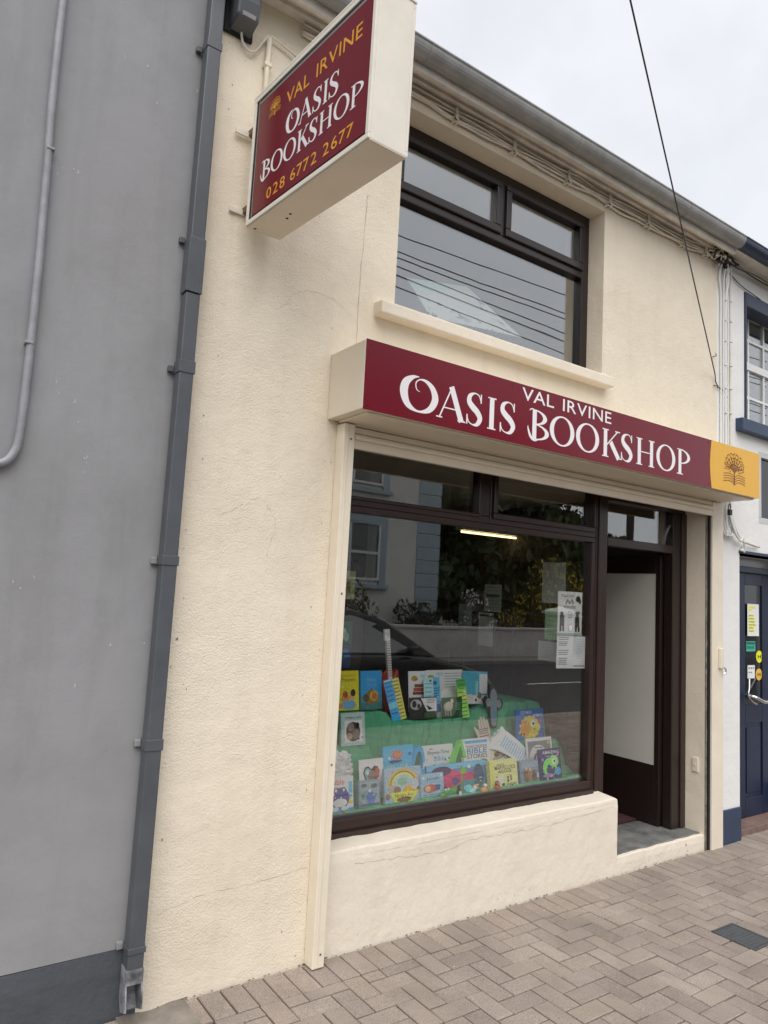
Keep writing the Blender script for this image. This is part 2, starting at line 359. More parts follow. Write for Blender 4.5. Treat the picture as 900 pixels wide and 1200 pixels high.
def letter(ch, x0, x1, z0, z1, to3, mt, parent, s, t, off=0.0):
    b = MB()
    for k, (L, Q) in enumerate(glyph(ch, x1-x0, z1-z0, s, t)):
        d = off + 0.00022*k
        b.strip([to3(x0+p[0], z0+p[1], d) for p in L], [to3(x0+p[0], z0+p[1], d) for p in Q])
    return b.build('letter', mt, parent, recalc=False)
def word(body, x0, x1, z0, z1, to3, mt, parent, off=0.0, shear=0.0):
    """each character of a sans line as its own letter mesh"""
    ad = []; 
    for ch in body:
        ad.append(0.42 if ch == ' ' else text_geo(ch)[2]*1.0)
    K = {'VA': .0, 'RV': .07, 'AL': .12, 'L ': .10, 'VI': .16, '77': .10, '67': .14, ' 2': .12, ' 6': .12, '8 ': .12, '2 ': .12}
    gaps = [K.get(body[i:i+2], 0.23) for i in range(len(body)-1)]+[0]; tot = sum(ad) + sum(gaps); k = (x1-x0)/tot; x = x0; H = z1-z0
    for ch, a, gap in zip(body, ad, gaps):
        if ch != ' ':
            vs, fs, _ = text_geo(ch); b = MB()
            b.add([to3(x+v[0]*a*k, z0+v[1]*H, off) for v in vs], fs)
            b.build('letter', mt, parent, recalc=False)
        x += (a+gap)*k
def tree_logo(cx, z0, w, h, to3, mt, parent, off, leafy=True):
    b = MB(); rnd = random.Random(3); cnt = [0]
    def st(P, W):
        L, Q = stroke(P, W); cnt[0] += 1; d = off + 0.00003*(cnt[0] % 8)
        b.strip([to3(cx+p[0]*w, z0+p[1]*h, d) for p in L], [to3(cx+p[0]*w, z0+p[1]*h, d) for p in Q])
    def blob(x, y, r):
        cnt[0] += 1; d = off + 0.00003*(cnt[0] % 8)
        n = 7; b.add([to3(cx+(x+r*math.cos(2*math.pi*i/n))*w, z0+(y+r*0.9*math.sin(2*math.pi*i/n))*h, d) for i in range(n)], [tuple(range(n))])
    st([(0, .0), (0, .42)], [.05, .04])
    for side in (-1, 1):
        for j, (a, ln) in enumerate(((8, .52), (26, .52), (44, .52), (62, .50), (78, .46))):
            ar = R(a)*side; x0, y0 = 0, .26+.03*j*0.6
            x1, y1 = math.sin(ar)*ln*.9, y0+math.cos(ar)*ln
            mxp = (x0+(x1-x0)*.5-.02*side, y0+(y1-y0)*.5+.03)
            st(*cat2([(x0, y0), mxp, (x1, y1)], [.032, .024, .014], 5))
            for f in (.45, .62, .8, 1.0):
                px, py = x0+(x1-x0)*f, y0+(y1-y0)*f
                for q in (-1, 1):
                    blob(px+q*.045*math.cos(ar)+rnd.uniform(-.01, .01), py-q*.045*math.sin(ar)+rnd.uniform(-.01, .02), .024)
        for j in range(4):                      # the open book under the tree
            y = .03+.062*j
            st(*cat2([(0, y-.03), (.12*side, y+.045), (.30*side, y+.055), (.48*side, y+.02)], [.018]*4, 5))
    return b.build('logo', mt, parent, recalc=False)

# ================================================================== SETTING
ground = struct(MB().box(-300, 300, -300, 300, -0.40, -0.30).build('ground', plain('rough_ground', (0.06, 0.065, 0.04), 0.9, var=0.3, vscale=0.3)))
road = struct(MB().box(-120, 160, -11.4, -4.35, -0.30, -0.12).build('road', M_asphalt))
kerb = struct(MB().box(-120, 160, -4.35, -4.2, -0.30, -0.006).build('kerb', M_kerb, bevel=0.012))
far_kerb = struct(MB().box(-120, 160, -11.55, -11.4, -0.30, -0.004).build('kerb', M_kerb, bevel=0.012))
far_pave = struct(MB().box(-120, 160, -12.45, -11.55, -0.30, -0.008).build('far_pavement', plain('far_paving', (0.22, 0.20, 0.18), 0.85, var=0.2, vscale=2)))
mk = MB()
for i in range(-6, 10): mk.box(i*6.0, i*6.0+3.0, -7.93, -7.83, -0.12, -0.116)
struct(mk.build('road_marking', plain('road_paint', (0.62, 0.62, 0.58), 0.7, var=0.15, vscale=8)))
pavement = struct(MB().box(-30, 60, -4.2, 0.6, -0.30, -0.016).build('pavement', M_grout))

# herringbone pavers with a soldier course along the walls
_pv = {}
def paver_mesh(a, b, k):
    key = (round(a, 3), round(b, 3), k)
    if key not in _pv:
        rnd = random.Random(hash(key) & 0xffff); g = 0.0034; c = 0.0032; hz = 0.0
        x0, x1, y0, y1 = -a/2+g, a/2-g, -b/2+g, b/2-g; z = [hz-0.001*rnd.random() for _ in range(4)]
        j = lambda: rnd.uniform(-0.0009, 0.0009)
        v = [(x0+j(), y0+j(), -0.02), (x1+j(), y0+j(), -0.02), (x1+j(), y1+j(), -0.02), (x0+j(), y1+j(), -0.02)]
        v += [(x, y, -c+0.0012*rnd.uniform(-1, .2)) for x, y, _ in v[:4]]
        v += [(x0+c+j(), y0+c+j(), z[0]), (x1-c+j(), y0+c+j(), z[1]), (x1-c+j(), y1-c+j(), z[2]), (x0+c+j(), y1-c+j(), z[3])]
        f = [(8, 9, 10, 11)]
        for i in range(4):
            q = (i+1) % 4; f += [(i, q, 4+q, 4+i), (4+i, 4+q, 8+q, 8+i)]
        me = bpy.data.meshes.new('paver'); me.from_pydata(v, [], f); me.materials.append(M_paver); _pv[key] = (me, v, f)
    return _pv[key]
bricks = []
XA, XB, YB = -4.0, 17.0, -4.19
YS = -0.207
DRAIN = (3.88, 4.085, -1.005, -0.765)
def add_brick(x0, x1, y0, y1):
    y1 = min(y1, YS)
    if y1-y0 < 0.02 or y0 < YB-0.1: return
    cx, cy = (x0+x1)/2, (y0+y1)/2
    if 0.955 < cx < 1.235 and cy > -1.3: return                                     # concrete gully by the downpipe
    if x0 > DRAIN[0] and x1 < DRAIN[1] and y0 > DRAIN[2] and y1 < DRAIN[3]: return
    bricks.append((cx, cy, x1-x0, y1-y0))
nrow = int((YB+0.175)/-0.1)+2
X0 = 2.284
for r_ in range(-2, nrow):
    yt = -0.275-0.1*r_
    for c_ in range(int((XA-X0)/0.1), int((XB-X0)/0.1)):
        ph = (c_ + (r_-1)) % 4
        x = X0+0.1*c_
        if ph == 0: add_brick(x, x+0.2, yt-0.1, yt)
        elif ph == 2: add_brick(x, x+0.1, yt-0.2, yt)
for c_ in range(int((XA-2.288)/0.1), int((XB-2.288)/0.1)):
    x = 2.288+0.1*c_
    cx = x+.05
    if 0.955 < cx < 1.235: continue
    y1 = 0.06 if cx > 5.58 else -0.009
    bricks.append((cx, (y1+YS)/2, 0.1, y1-YS))
C0 = Vector((0, -3.0387, 1.72))
def apparent(b):
    p = Vector((b[0], b[1], 0))-C0; z = p.dot(fwd)
    if z < 0.5: return 0
    px, py = p.dot(rt2)/z*F_PX, -p.dot(up2)/z*F_PX
    if abs(px) > 455 or abs(py) > 605: return 0
    return b[2]*b[3]*1.72/p.length**3
order = sorted(range(len(bricks)), key=lambda i: -apparent(bricks[i]))
near = [i for i in order[:298] if apparent(bricks[i]) > 0]; near_s = set(near)
rb = random.Random(5)
def brick_z(): return rb.uniform(-0.0025, 0.0012)
for i in near:
    cx, cy, a, b = bricks[i]; me = paver_mesh(a, b, rb.randrange(4))[0]
    o = bpy.data.objects.new('brick', me); COL.objects.link(o); o.parent = pavement
    o.location = (cx, cy, brick_z()); o.rotation_euler = (rb.uniform(-.006, .006), rb.uniform(-.006, .006), rb.uniform(-.006, .006))
rest = MB()
for i, (cx, cy, a, b) in enumerate(bricks):
    if i in near_s: continue
    _, v, f = paver_mesh(a, b, rb.randrange(4)); z = brick_z()
    rest.add([(p[0]+cx, p[1]+cy, p[2]+z) for p in v], f)
ro = rest.build('paving_bricks', M_paver, pavement, recalc=False); ro['kind'] = 'stuff'
# concrete gully strip under the downpipe, dished along its middle
g = MB(); N = 10
rows = []
for j in range(24):
    y = 0.0-1.3*j/23
    rows.append([(0.957+0.277*k/N, y, 0.002-0.012*math.exp(-((k/N-.5)/.22)**2)*(1-j/30)+0.002*noise.noise((k*.7, j*.5, 1))) for k in range(N+1)])
v = [p for r_ in rows for p in r_]
g.add(v, [(j*(N+1)+k, j*(N+1)+k+1, (j+1)*(N+1)+k+1, (j+1)*(N+1)+k) for j in range(23) for k in range(N)])
g.build('drain_channel', M_conc2, pavement, smooth=True)
# small iron cover set in the paving
t = thing('drain_cover', 'small rectangular iron drain cover set in the brick pavement', 'drain cover', (0, 0, 0))
x0, x1, y0, y1 = DRAIN
fr = MB(); w = .012
fr.box(x0, x1, y0, y0+w, -.02, .0045); fr.box(x0, x1, y1-w, y1, -.02, .0045); fr.box(x0, x0+w, y0+w, y1-w, -.02, .0045); fr.box(x1-w, x1, y0+w, y1-w, -.02, .0045)
fr.build('frame', M_iron, t, bevel=.0015)
box('plate', x0+w+.003, x1-w-.003, y0+w+.003, y1-w-.003, -.02, .0025, M_iron, t)
for k in range(9):
    yy = y0+w+.012+k*(y1-y0-2*w-.024)/8
    box('rib', x0+w+.012, x1-w-.012, yy-.005, yy+.005, -.004, .0048, M_iron, t, bevel=.0015)
# pale specks: gum and grit
gs = MB()
for k in range(150):
    x, y, r_ = rb.uniform(1.0, 7.5), rb.uniform(-2.0, -.05), rb.uniform(.0015, .0055)
    n = 6; gs.add([(x+r_*rb.uniform(.6, 1.2)*math.cos(i*math.pi/3), y+r_*rb.uniform(.5, 1.1)*math.sin(i*math.pi/3), .0022) for i in range(n)] + [(x, y, .0022+r_*.25)], [(i, (i+1) % n, n) for i in range(n)])
go = gs.build('grit', plain('pale_grit', (0.55, 0.53, 0.49), 0.8), None)
tag(go, 'pale grit and gum specks scattered on the brick pavement', None, None, 'stuff')
# dirt and moss line where the wall meets the paving
ds = MB()
for k in range(150):
    x = rb.uniform(1.06, 5.1); y = -abs(rb.gauss(0, .007))-.002; r_ = rb.uniform(.0015, .005)
    n = 5; a0 = rb.random()*6
    ds.add([(x+r_*1.6*math.cos(a0+i*2*math.pi/n), y+r_*math.sin(a0+i*2*math.pi/n), .001) for i in range(n)] + [(x, y, .001+r_*.5)], [(i, (i+1) % n, n) for i in range(n)])
do = ds.build('dirt_line', plain('damp_grit', (0.11, 0.095, 0.07), 0.95, island=.5), None)
tag(do, 'dark grit and moss gathered along the foot of the cream wall', None, None, 'stuff')

# ================================================================== CREAM BOOKSHOP BUILDING
shop = thing('bookshop_building', 'cream rendered two storey bookshop between a grey wall and a white building', 'building')
WX0, WX1 = 1.035, 5.25          # outer ends of the cream front
OX0, OX1 = 1.87, 5.095          # shopfront opening
UX0, UX1, UZ0, UZ1 = 2.115, 3.845, 3.235, 4.416
ZT = 4.565
wl = MB()
D = 0.34
wl.box(WX0, OX0, 0, D, -.05, 2.62); wl.box(OX1, WX1, 0, D, -.05, 2.62)
wl.box(WX0, WX1, 0, D, 2.62, UZ0); wl.box(WX0, UX0, 0, D, UZ0, UZ1); wl.box(UX1, WX1, 0, D, UZ0, UZ1); wl.box(WX0, WX1, 0, D, UZ1, ZT)
wall = wl.build('wall', M_cream, shop)
# plaster band round the upper window and dwarf wall under the shop window
def plaster_block(name, x0, x1, y0, y1, z0, z1, mt, nx, nz, amp, topdrop=0.0, parent=shop):
    """rendered block with uneven arrises: a subdivided front, top and right end"""
    b = MB(); rn = lambda x, z, s: noise.noise((x*s, z*s, 3.1))
    F = [[(x0+(x1-x0)*i/nx, y0+amp*.4*rn(i*.9, j*1.3, .7), z0+(z1-z0)*j/nz + (amp*1.6*rn(i*.35, 9, 1.0)+amp*.8*rn(i*1.7, 4, 1.0) if j == nz else 0)) for i in range(nx+1)] for j in range(nz+1)]
    T = [[(x0+(x1-x0)*i/nx, y0+(y1-y0)*q, F[nz][i][2]+topdrop*q) for i in range(nx+1)] for q in (.12, .5, 1.0)]
    for i in range(nx+1): F[nz][i] = (F[nz][i][0], F[nz][i][1]+.004, F[nz][i][2]-.004)
    rows = F+T; W = nx+1; vs = [p for r_ in rows for p in r_]
    fs = [(j*W+i, j*W+i+1, (j+1)*W+i+1, (j+1)*W+i) for j in range(len(rows)-1) for i in range(nx)]
    b.add(vs, fs)
    for side in (0, nx):                                   # ends
        col = [r_[side] for r_ in rows]; b.add(col+[(col[-1][0], y1, z0)], [tuple(range(len(col)+1))])
    return b.build(name, mt, parent, smooth=False)
plaster_block('dwarf_wall', OX0, 4.092, 0.0, .17, -.03, .468, M_cream_smooth, 60, 10, .0035, topdrop=.012)
plaster_block('step_riser', 4.0925, OX1, 0.002, .06, -.03, .104, M_cream_smooth, 26, 3, .004, topdrop=.002)
st_ = box('step', 4.0925, OX1, .03, .42, .02, .112, M_concrete, shop, bevel=.006)
mat_ = thing('door_mat', 'dark red ribbed mat on the floor just inside the open shop door', 'door mat', (0, 0, 0))
mt_ = MB(); mt_.box(4.16, 4.90, .43, 1.25, .113, .122); mt_.build('mat_base', plain('maroon_mat', (0.06, 0.018, 0.02), .95, var=.25, vscale=40), mat_)
for k in range(20): box('mat_rib', 4.17, 4.89, .44+k*.04, .462+k*.04, .122, .127, MATS['maroon_mat'], mat_)
# cracks and repair seams in the render
def crack(pts, w=.0020, mt=M_crack, parent=shop, jit=.012, seed=1, n=9):
    rnd = random.Random(seed); P = []
    for p in catmull([Vector((p[0], 0, p[1])) for p in pts], n): P.append((p.x+rnd.uniform(-jit, jit), p.z+rnd.uniform(-jit, jit)))
    L, Q = stroke(P, [w*rnd.uniform(.10, 1.1) for _ in P]); b = MB(); b.strip([(p[0], -.0012, p[1]) for p in L], [(p[0], -.0012, p[1]) for p in Q]); return b.build('crack', mt, parent)
crack([(1.905, 3.80), (1.893, 3.45), (1.887, 3.06), (1.895, 2.95)], .0028, jit=.003, seed=2)
crack([(2.06, .40), (2.35, .385), (2.60, .37), (2.85, .40), (3.2, .395), (3.55, .40), (4.05, .425)], .002, jit=.006, seed=3)
crack([(1.09, .36), (1.30, .40), (1.52, .405), (1.79, .43)], .0016, jit=.004, seed=4)
crack([(1.22, 2.02), (1.33, 2.08), (1.42, 2.12), (1.50, 2.02), (1.47, 1.85)], .0012, jit=.005, seed=5)
chips = MB(); rch = random.Random(12)
for k in range(80):                                # small chips and blisters in the paint, mostly near the arrises
    q = rch.random()
    if q < .30: x, z = 1.05+abs(rch.gauss(0, .06)), rch.uniform(.1, 4.3)
    elif q < .42: x, z = 1.79-abs(rch.gauss(0, .07)), rch.uniform(.05, 2.5)
    elif q < .8: x, z = rch.uniform(1.1, 5.0), .02+abs(rch.gauss(0, .03))
    else: x, z = rch.choice((rch.uniform(1.1, 1.8), rch.uniform(3.9, 5.2))), rch.uniform(2.9, 4.4)
    r_ = rch.uniform(.0010, .0042)*(1.6 if rch.random() < .12 else 1); n = 7; a0 = rch.random()*6
    chips.add([(x+r_*rch.uniform(.4, 1.2)*math.cos(a0+i*2*math.pi/n), -.0013, z+r_*rch.uniform(.5, 1.8)*math.sin(a0+i*2*math.pi/n)) for i in range(n)], [tuple(range(n))])
ch_ = chips.build('paint_chips', plain('bare_mortar', (.36, .32, .26), .9, island=.4), shop, recalc=False); ch_['kind'] = 'stuff'
crack([(1.45, 3.05), (1.55, 3.16), (1.72, 3.18), (1.88, 3.10)], .0012, jit=.005, seed=8)
crack([(2.06, .44), (2.5, .435), (3.2, .44), (3.8, .445), (4.06, .45)], .0012, jit=.002, seed=9)
# --- shop window frames in the plane y = 0.16
FY0, FY1 = .16, .235
def frame_bar(x0, x1, z0, z1, parent, mt=M_brown, y0=FY0, y1=FY1, name='frame_bar', bev=.006):
    return box(name, x0, x1, y0, y1, z0, z1, mt, parent, bevel=bev)
def pane(x0, x1, z0, z1, parent, y=.195, mt=M_glass, name='pane'):
    return box(name, x0, x1, y, y+.006, z0, z1, mt, parent)
big = box('shop_window', OX0, 4.022, FY0, FY1, 2.138, 2.172, M_brown, shop, bevel=.005)            # transom bar carries the parts of the window
for a in ((OX0, 4.022, .476, .556), (OX0, 1.93, .556, 2.138), (3.985, 4.022, .556, 2.138)): frame_bar(*a, big)
frame_bar(OX0, 4.022, .470, .502, big, y0=.135, y1=.16, name='window_cill', bev=.004)
pane(1.92, 3.99, .55, 2.145, big)
bead = plain('grey_glazing_bead', (0.10, 0.10, 0.10), .4)
box('glazing_bead', 1.93, 3.985, .203, .225, .556, .570, bead, big)
tl1 = frame_bar(OX0, 3.02, 2.172, 2.215, shop, name='top_light'); frame_bar(2.935, 3.02, 2.215, 2.56, tl1); frame_bar(OX0, 1.93, 2.215, 2.56, tl1); frame_bar(1.93, 2.935, 2.50, 2.56, tl1); pane(1.92, 2.94, 2.21, 2.51, tl1)
frame_bar(1.93, 2.935, 2.203, 2.222, tl1, y0=.148, y1=.16); frame_bar(2.918, 2.94, 2.222, 2.5, tl1, y0=.148, y1=.16)
tl2 = frame_bar(3.022, 4.022, 2.172, 2.232, shop, name='top_light'); frame_bar(3.022, 3.075, 2.232, 2.56, tl2); frame_bar(3.985, 4.022, 2.232, 2.56, tl2); frame_bar(3.075, 3.985, 2.485, 2.56, tl2); pane(3.07, 3.99, 2.225, 2.5, tl2)
frame_bar(3.04, 4.0, 2.205, 2.24, tl2, y0=.145, y1=.16); frame_bar(3.04, 3.075, 2.24, 2.5, tl2, y0=.145, y1=.16); frame_bar(3.985, 4.005, 2.24, 2.5, tl2, y0=.145, y1=.16)
# door frame, transom light over the door, right-hand post
df = frame_bar(4.024, 4.150, .112, 2.56, shop, name='door_frame', y1=.25)
frame_bar(4.046, 4.075, .48, 2.5, df, y0=.150, y1=.16)
frame_bar(4.15, 4.93, 2.130, 2.190, df); frame_bar(4.15, 5.094, 2.445, 2.56, df); frame_bar(4.93, 5.094, .112, 2.445, df, mt=M_dkbrown); frame_bar(5.03, 5.093, .112, 2.445, df, y0=.148, y1=.16)
pane(4.145, 4.94, 2.18, 2.45, df, mt=M_glass3)
MB().tube([(4.885, .215, 2.19), (4.885, .20, 2.27), (4.90, .19, 2.32), (4.93, .19, 2.345)], .012).build('door_closer_arm', plain('grey_steel', (.25, .25, .25), .4, metal=.7), df)
# door leaf, standing open at right angles into the shop
leaf = box('door', 4.905, 4.950, .245, 1.10, .118, 2.115, M_dkbrown, shop, bevel=.003)
def leafbar(y0, y1, z0, z1): box('door_rail', 4.897, 4.905, y0, y1, z0, z1, M_dkbrown, leaf, bevel=.002)
leafbar(.245, .285, .118, 2.115); leafbar(1.04, 1.10, .118, 2.115); leafbar(.285, 1.04, .118, .545); leafbar(.285, 1.04, 1.975, 2.115)
box('frosted_glass', 4.9035, 4.9049, .285, 1.04, .545, 1.975, M_frost, leaf)
MB().tube([(4.89, .98, 1.0), (4.86, .98, 1.0), (4.855, .90, 1.0)], .011).build('door_handle', M_chrome, leaf)
# socket plate on the right-hand reveal
sw = MB(); sw.box(5.084, OX1, .045, .092, .53, .635); so = sw.build('socket_plate', M_creampaint, shop, bevel=.004)
box('screw_cap', 5.080, 5.0839, .062, .075, .575, .588, M_creamsheet, so)
# --- upstairs window
UY0, UY1 = .13, .20
uw = box('upper_window', UX0, UX1, UY0, UY1, 4.345, UZ1+.02, M_upbrown, shop, bevel=.005)
UF = lambda x0, x1, z0, z1, y0=UY0, y1=UY1: box('frame_bar', x0, x1, y0, y1, z0, z1, M_upbrown, uw, bevel=.005)
UF(UX0, UX1, UZ0, 3.315); UF(UX0, 2.17, 3.315, 4.345); UF(3.775, UX1, 3.315, 4.345); UF(2.17, 3.775, 3.955, 4.005); UF(2.985, 3.025, 4.005, 4.345)
for a, b in ((2.17, 2.985), (3.025, 3.775)):                  # opening fanlights, frames proud of the main frame
    UF(a, b, 4.005, 4.055, .112, .17); UF(a, b, 4.31, 4.345, .112, .17); UF(a, a+.045, 4.055, 4.31, .112, .17); UF(b-.045, b, 4.055, 4.31, .112, .17)
    pane(a+.04, b-.04, 4.05, 4.315, uw, .145, M_glass2)
pane(2.165, 3.78, 3.31, 3.96, uw, .165, M_glass2)
sl = MB(); sl.prism([(-.075, 3.158), (-.075, 3.228), (.13, 3.252), (.13, 3.158)], 'x', 1.985, 3.885)
sl.build('upper_sill', M_cream_smooth, shop, bevel=.008)
# --- eaves: soffit board, fascia, gutter with brackets and joints, slate roof
ev = MB(); ev.box(WX0, WX1, -.155, .0, ZT, ZT+.022); eaves = ev.build('soffit', M_soffit, shop, bevel=.003)
box('soffit_strip', WX0, WX1, -.06, -.001, ZT-.022, ZT-.001, M_soffit, eaves, bevel=.003)
box('fascia_board', WX0, WX1, -.155, -.130, ZT-.055, ZT-.001, M_soffit, eaves, bevel=.003)
box('fascia_board', WX0, WX1, -.130, -.110, ZT+.0225, ZT+.10, M_soffit, eaves, bevel=.003)
def gutter(x0, x1, mt, parent, name='gutter', zc=4.612, yc=-.185):
    b = MB(); n = 12; pr = []
    for i in range(n+1):
        a = math.pi*(1+i/n); pr.append((yc+.058*math.cos(a), zc+.066*math.sin(a)))
    pr = [(yc-.064, zc+.012), (yc-.064, zc+.004)] + pr + [(yc+.058, zc+.012)]
    inn = [(y+(yc-y)*.10, z+.005) for y, z in pr]
    out = pr+inn[::-1]; b.prism(out, 'x', x0, x1); return b.build(name, mt, parent)
gutter(WX0-.06, WX1+.0, M_gutter, shop)
for xj in (2.1, 3.3, 4.5): 
    j = gutter(xj, xj+.035, M_gutter, shop, 'gutter_bracket'); j.scale = (1, 1, 1); j.location = (0, -.003, -.0035)
rf = MB(); rf.prism([(-.17, 4.655), (-.17, 4.672), (4.2, 7.02), (4.2, 7.0)], 'x', WX0, WX1); rf.build('roof', M_slate, shop)
box('rear_wall', WX0, WX1, 5.2, 5.4, -.05, 4.6, M_cream_smooth, shop)
box('party_wall', WX0, WX0+.2, D+.001, 5.2, -.05, 4.6, M_cream_smooth, shop); box('party_wall', WX1-.05, WX1, D+.001, 5.2, -.05, 4.6, M_cream_smooth, shop)
# --- interior
M_int = plain('brown_shop_wall', (.085, .06, .045), .8, var=.2, vscale=2); M_ceil = plain('shop_ceiling', (.42, .38, .33), .8); M_wood = plain('brown_wood_panelling', (.07, .04, .026), .5, var=.3, vscale=5)
box('shop_floor', WX0+.21, WX1-.06, .421, 5.19, .0, .108, plain('brown_carpet', (.05, .035, .03), .95, var=.2, vscale=20), shop)
box('shop_ceiling', WX0+.21, WX1-.06, .341, 5.19, 2.62, 2.72, M_ceil, shop)
box('inner_wall', WX0+.21, WX1-.06, 4.6, 5.19, .113, 2.619, M_int, shop); box('inner_wall', 1.60, 1.80, .3405, 4.59, .113, 2.619, M_int, shop); box('inner_wall', 5.10, 5.19, .3405, 4.59, .113, 2.619, M_int, shop)
box('upper_floor', WX0+.21, WX1-.06, .3405, 5.19, 2.725, 3.0, plain('upstairs_carpet', (.25, .22, .2), .9), shop)
box('upper_ceiling', WX0+.21, WX1-.06, .3405, 5.19, 4.45, 4.55, plain('upstairs_ceiling', (.7, .69, .67), .9), shop)
box('upper_inner_wall', WX0+.21, WX1-.06, 2.6, 2.7, 3.001, 4.449, plain('upstairs_wall', (.42, .42, .43), .9), shop)
part = MB(); part.box(4.115, 4.150, .251, 1.95, .113, 2.02); pt_ = part.build('partition', M_wood, shop, bevel=.003)
for k in range(9): box('panel_board', 4.107, 4.1149, .255+k*.188, .255+k*.188+.182, .118, 2.015, M_wood, pt_, bevel=.003)
box('window_shelf', 1.90, 4.10, .252, 1.18, .44, .535, M_wood, shop, bevel=.004)

# ================================================================== GREY BUILDING, LEFT
grey = thing('grey_building', 'plain grey rendered building with dark grey plinth left of the bookshop', 'building')
box('wall', -14, 1.034, .001, .5, .258, 8.0, M_grey, grey)
plaster_block('plinth', -6, 1.034, -.004, .2, -.05, .258, M_darkgrey, 60, 4, .002, parent=grey)
box('rear_mass', -14, 1.03, .505, 6, -.05, 7.9, M_grey, grey)
scuff = MB(); rsc = random.Random(9)
for (x, z, n_, sp_) in ((.47, 3.35, 5, .03), (.52, 2.40, 4, .05), (.60, 2.15, 3, .04), (.66, 2.2, 2, .02), (.45, 1.7, 3, .1), (.75, 3.9, 4, .12), (.8, 1.2, 3, .15)):
    for _ in range(n_):
        a, b_ = x+rsc.gauss(0, sp_), z+rsc.gauss(0, sp_); l_ = rsc.uniform(.006, .022); t_ = rsc.uniform(-.6, .6)+1.2; L, Q = stroke([(a, b_), (a+l_*.5*math.cos(t_), b_+l_*.5*math.sin(t_)), (a+l_*math.cos(t_+.5), b_+l_*math.sin(t_+.5))], [.001, rsc.uniform(.002, .005), .0008])
        scuff.strip([(p[0], -.0006, p[1]) for p in L], [(p[0], -.0006, p[1]) for p in Q])
sc_ = scuff.build('scuffs', plain('pale_scuff', (.55, .55, .56), .8), grey, recalc=False); sc_['kind'] = 'stuff'
# conduit clipped up the grey wall, bending away at its foot
cd = thing('wall_conduit', 'thin grey painted conduit running up the grey wall with a bent foot', 'conduit')
MB().tube(catmull([(.40, -.02, 8.0), (.372, -.02, 4.2), (.384, -.02, 3.3), (.392, -.02, 2.9), (.394, -.02, 2.45), (.390, -.02, 2.24), (.375, -.02, 2.165), (.335, -.02, 2.125), (.24, -.02, 2.11), (.0, -.02, 2.10)], 6), .016, 10).build('pipe', plain('grey_painted_steel', (.27, .275, .295), .5, var=.2, vscale=12), cd, smooth=True)
for z in (4.3, 3.4, 2.6):
    MB().box(.372, .402, -.038, 0, z, z+.012).build('clip', MATS['grey_painted_steel'], cd, bevel=.003)
# slate-grey square downpipe with sockets, clips and a kicked shoe
dp = thing('downpipe', 'dark grey square rainwater downpipe between the grey and cream walls', 'downpipe')
PX0, PX1, PY0, PY1 = .962, 1.026, -.082, -.016
box('pipe', PX0, PX1, PY0, PY1, 2.97, 4.75, M_pipe, dp, bevel=.005); box('pipe', PX0, PX1, PY0, PY1, .20, 2.966, M_pipe, dp, bevel=.005)
for z0, z1, e in ((4.12, 4.16, .003), (3.20, 3.22, .003), (2.97, 3.215, .0045), (2.61, 2.665, .004), (1.785, 1.825, .004), (1.035, 1.08, .004), (.262, .285, .004)):
    box('pipe_socket' if e == .0045 else 'pipe_clip', PX0-e, PX1+e, PY0-e, PY1+.002, z0, z1, M_pipe, dp, bevel=.002)
for z in (4.13, 3.215, 2.63, 1.80, 1.055, .275): box('clip_lug', PX0-.028, PX0-.004, PY1-.006, -.001, z-.012, z+.016, M_pipe if z > 2 else M_kerb, dp, bevel=.003)
sh = MB(); t_ = .006
A = [(PY0-.002, .205), (PY0-.004, .150), (PY0-.022, .062)]; B_ = [(PY1, .205), (PY1, .085), (PY1-.030, .040)]
for xx in ((PX0-.002, PX0+.004), (PX1-.004, PX1+.002)): sh.prism(A+B_[::-1], 'x', *xx)
sh.prism([A[0], A[1], (A[1][0]+t_, A[1][1]), (A[0][0]+t_, A[0][1])], 'x', PX0+.004, PX1-.004)
sh.prism([B_[0], B_[1], B_[2], (B_[2][0]-.002, B_[2][1]+.006), (B_[1][0]-t_, B_[1][1]), (B_[0][0]-t_, B_[0][1])], 'x', PX0+.004, PX1-.004)
so = sh.build('shoe', plain('flaking_grey_paint', (.20, .205, .22), .6, var=.75, vscale=14), dp)
so['label'] = 'flaking pale downpipe shoe'

# ================================================================== WHITE BUILDING, RIGHT
wb = thing('white_building', 'white rendered building with navy door and blue trim right of the bookshop', 'building')
DX0, DX1, DZ = 5.58, 6.62, 2.18
VX0, VX1, VZ0, VZ1 = 5.66, 6.85, 3.27, 4.34
w_ = MB(); X1 = 14.0
w_.box(5.2505, DX0, .0008, .4, .243, 2.18); w_.box(DX1, X1, .0008, .4, .243, 2.18); w_.box(5.2505, 5.88, .0008, .4, 2.18, VZ0); w_.box(5.88, X1, .0008, .4, 3.05, VZ0); w_.box(7.0, X1, .0008, .4, 2.18, 3.05); w_.box(5.88, 7.0, .0008, .4, 2.18, 2.45)
w_.box(5.2505, VX0, .0008, .4, VZ0, VZ1); w_.box(VX1, X1, .0008, .4, VZ0, VZ1); w_.box(5.2505, X1, .0008, .4, VZ1, 4.62)
w_.build('wall', M_white, wb)
box('plinth', 5.2505, DX0, -.012, .3, -.05, .243, M_navy2, wb, bevel=.004); box('plinth', DX1, X1, -.012, .3, -.05, .243, M_navy2, wb, bevel=.004)
box('rear_mass', 5.2505, X1, .45, 6, -.05, 4.6, M_white, wb)
box('door_step', DX0, DX1, .03, .40, -.02, .045, plain('red_tile_step', (.19, .12, .10), .7, var=.3, vscale=14), wb, bevel=.004)
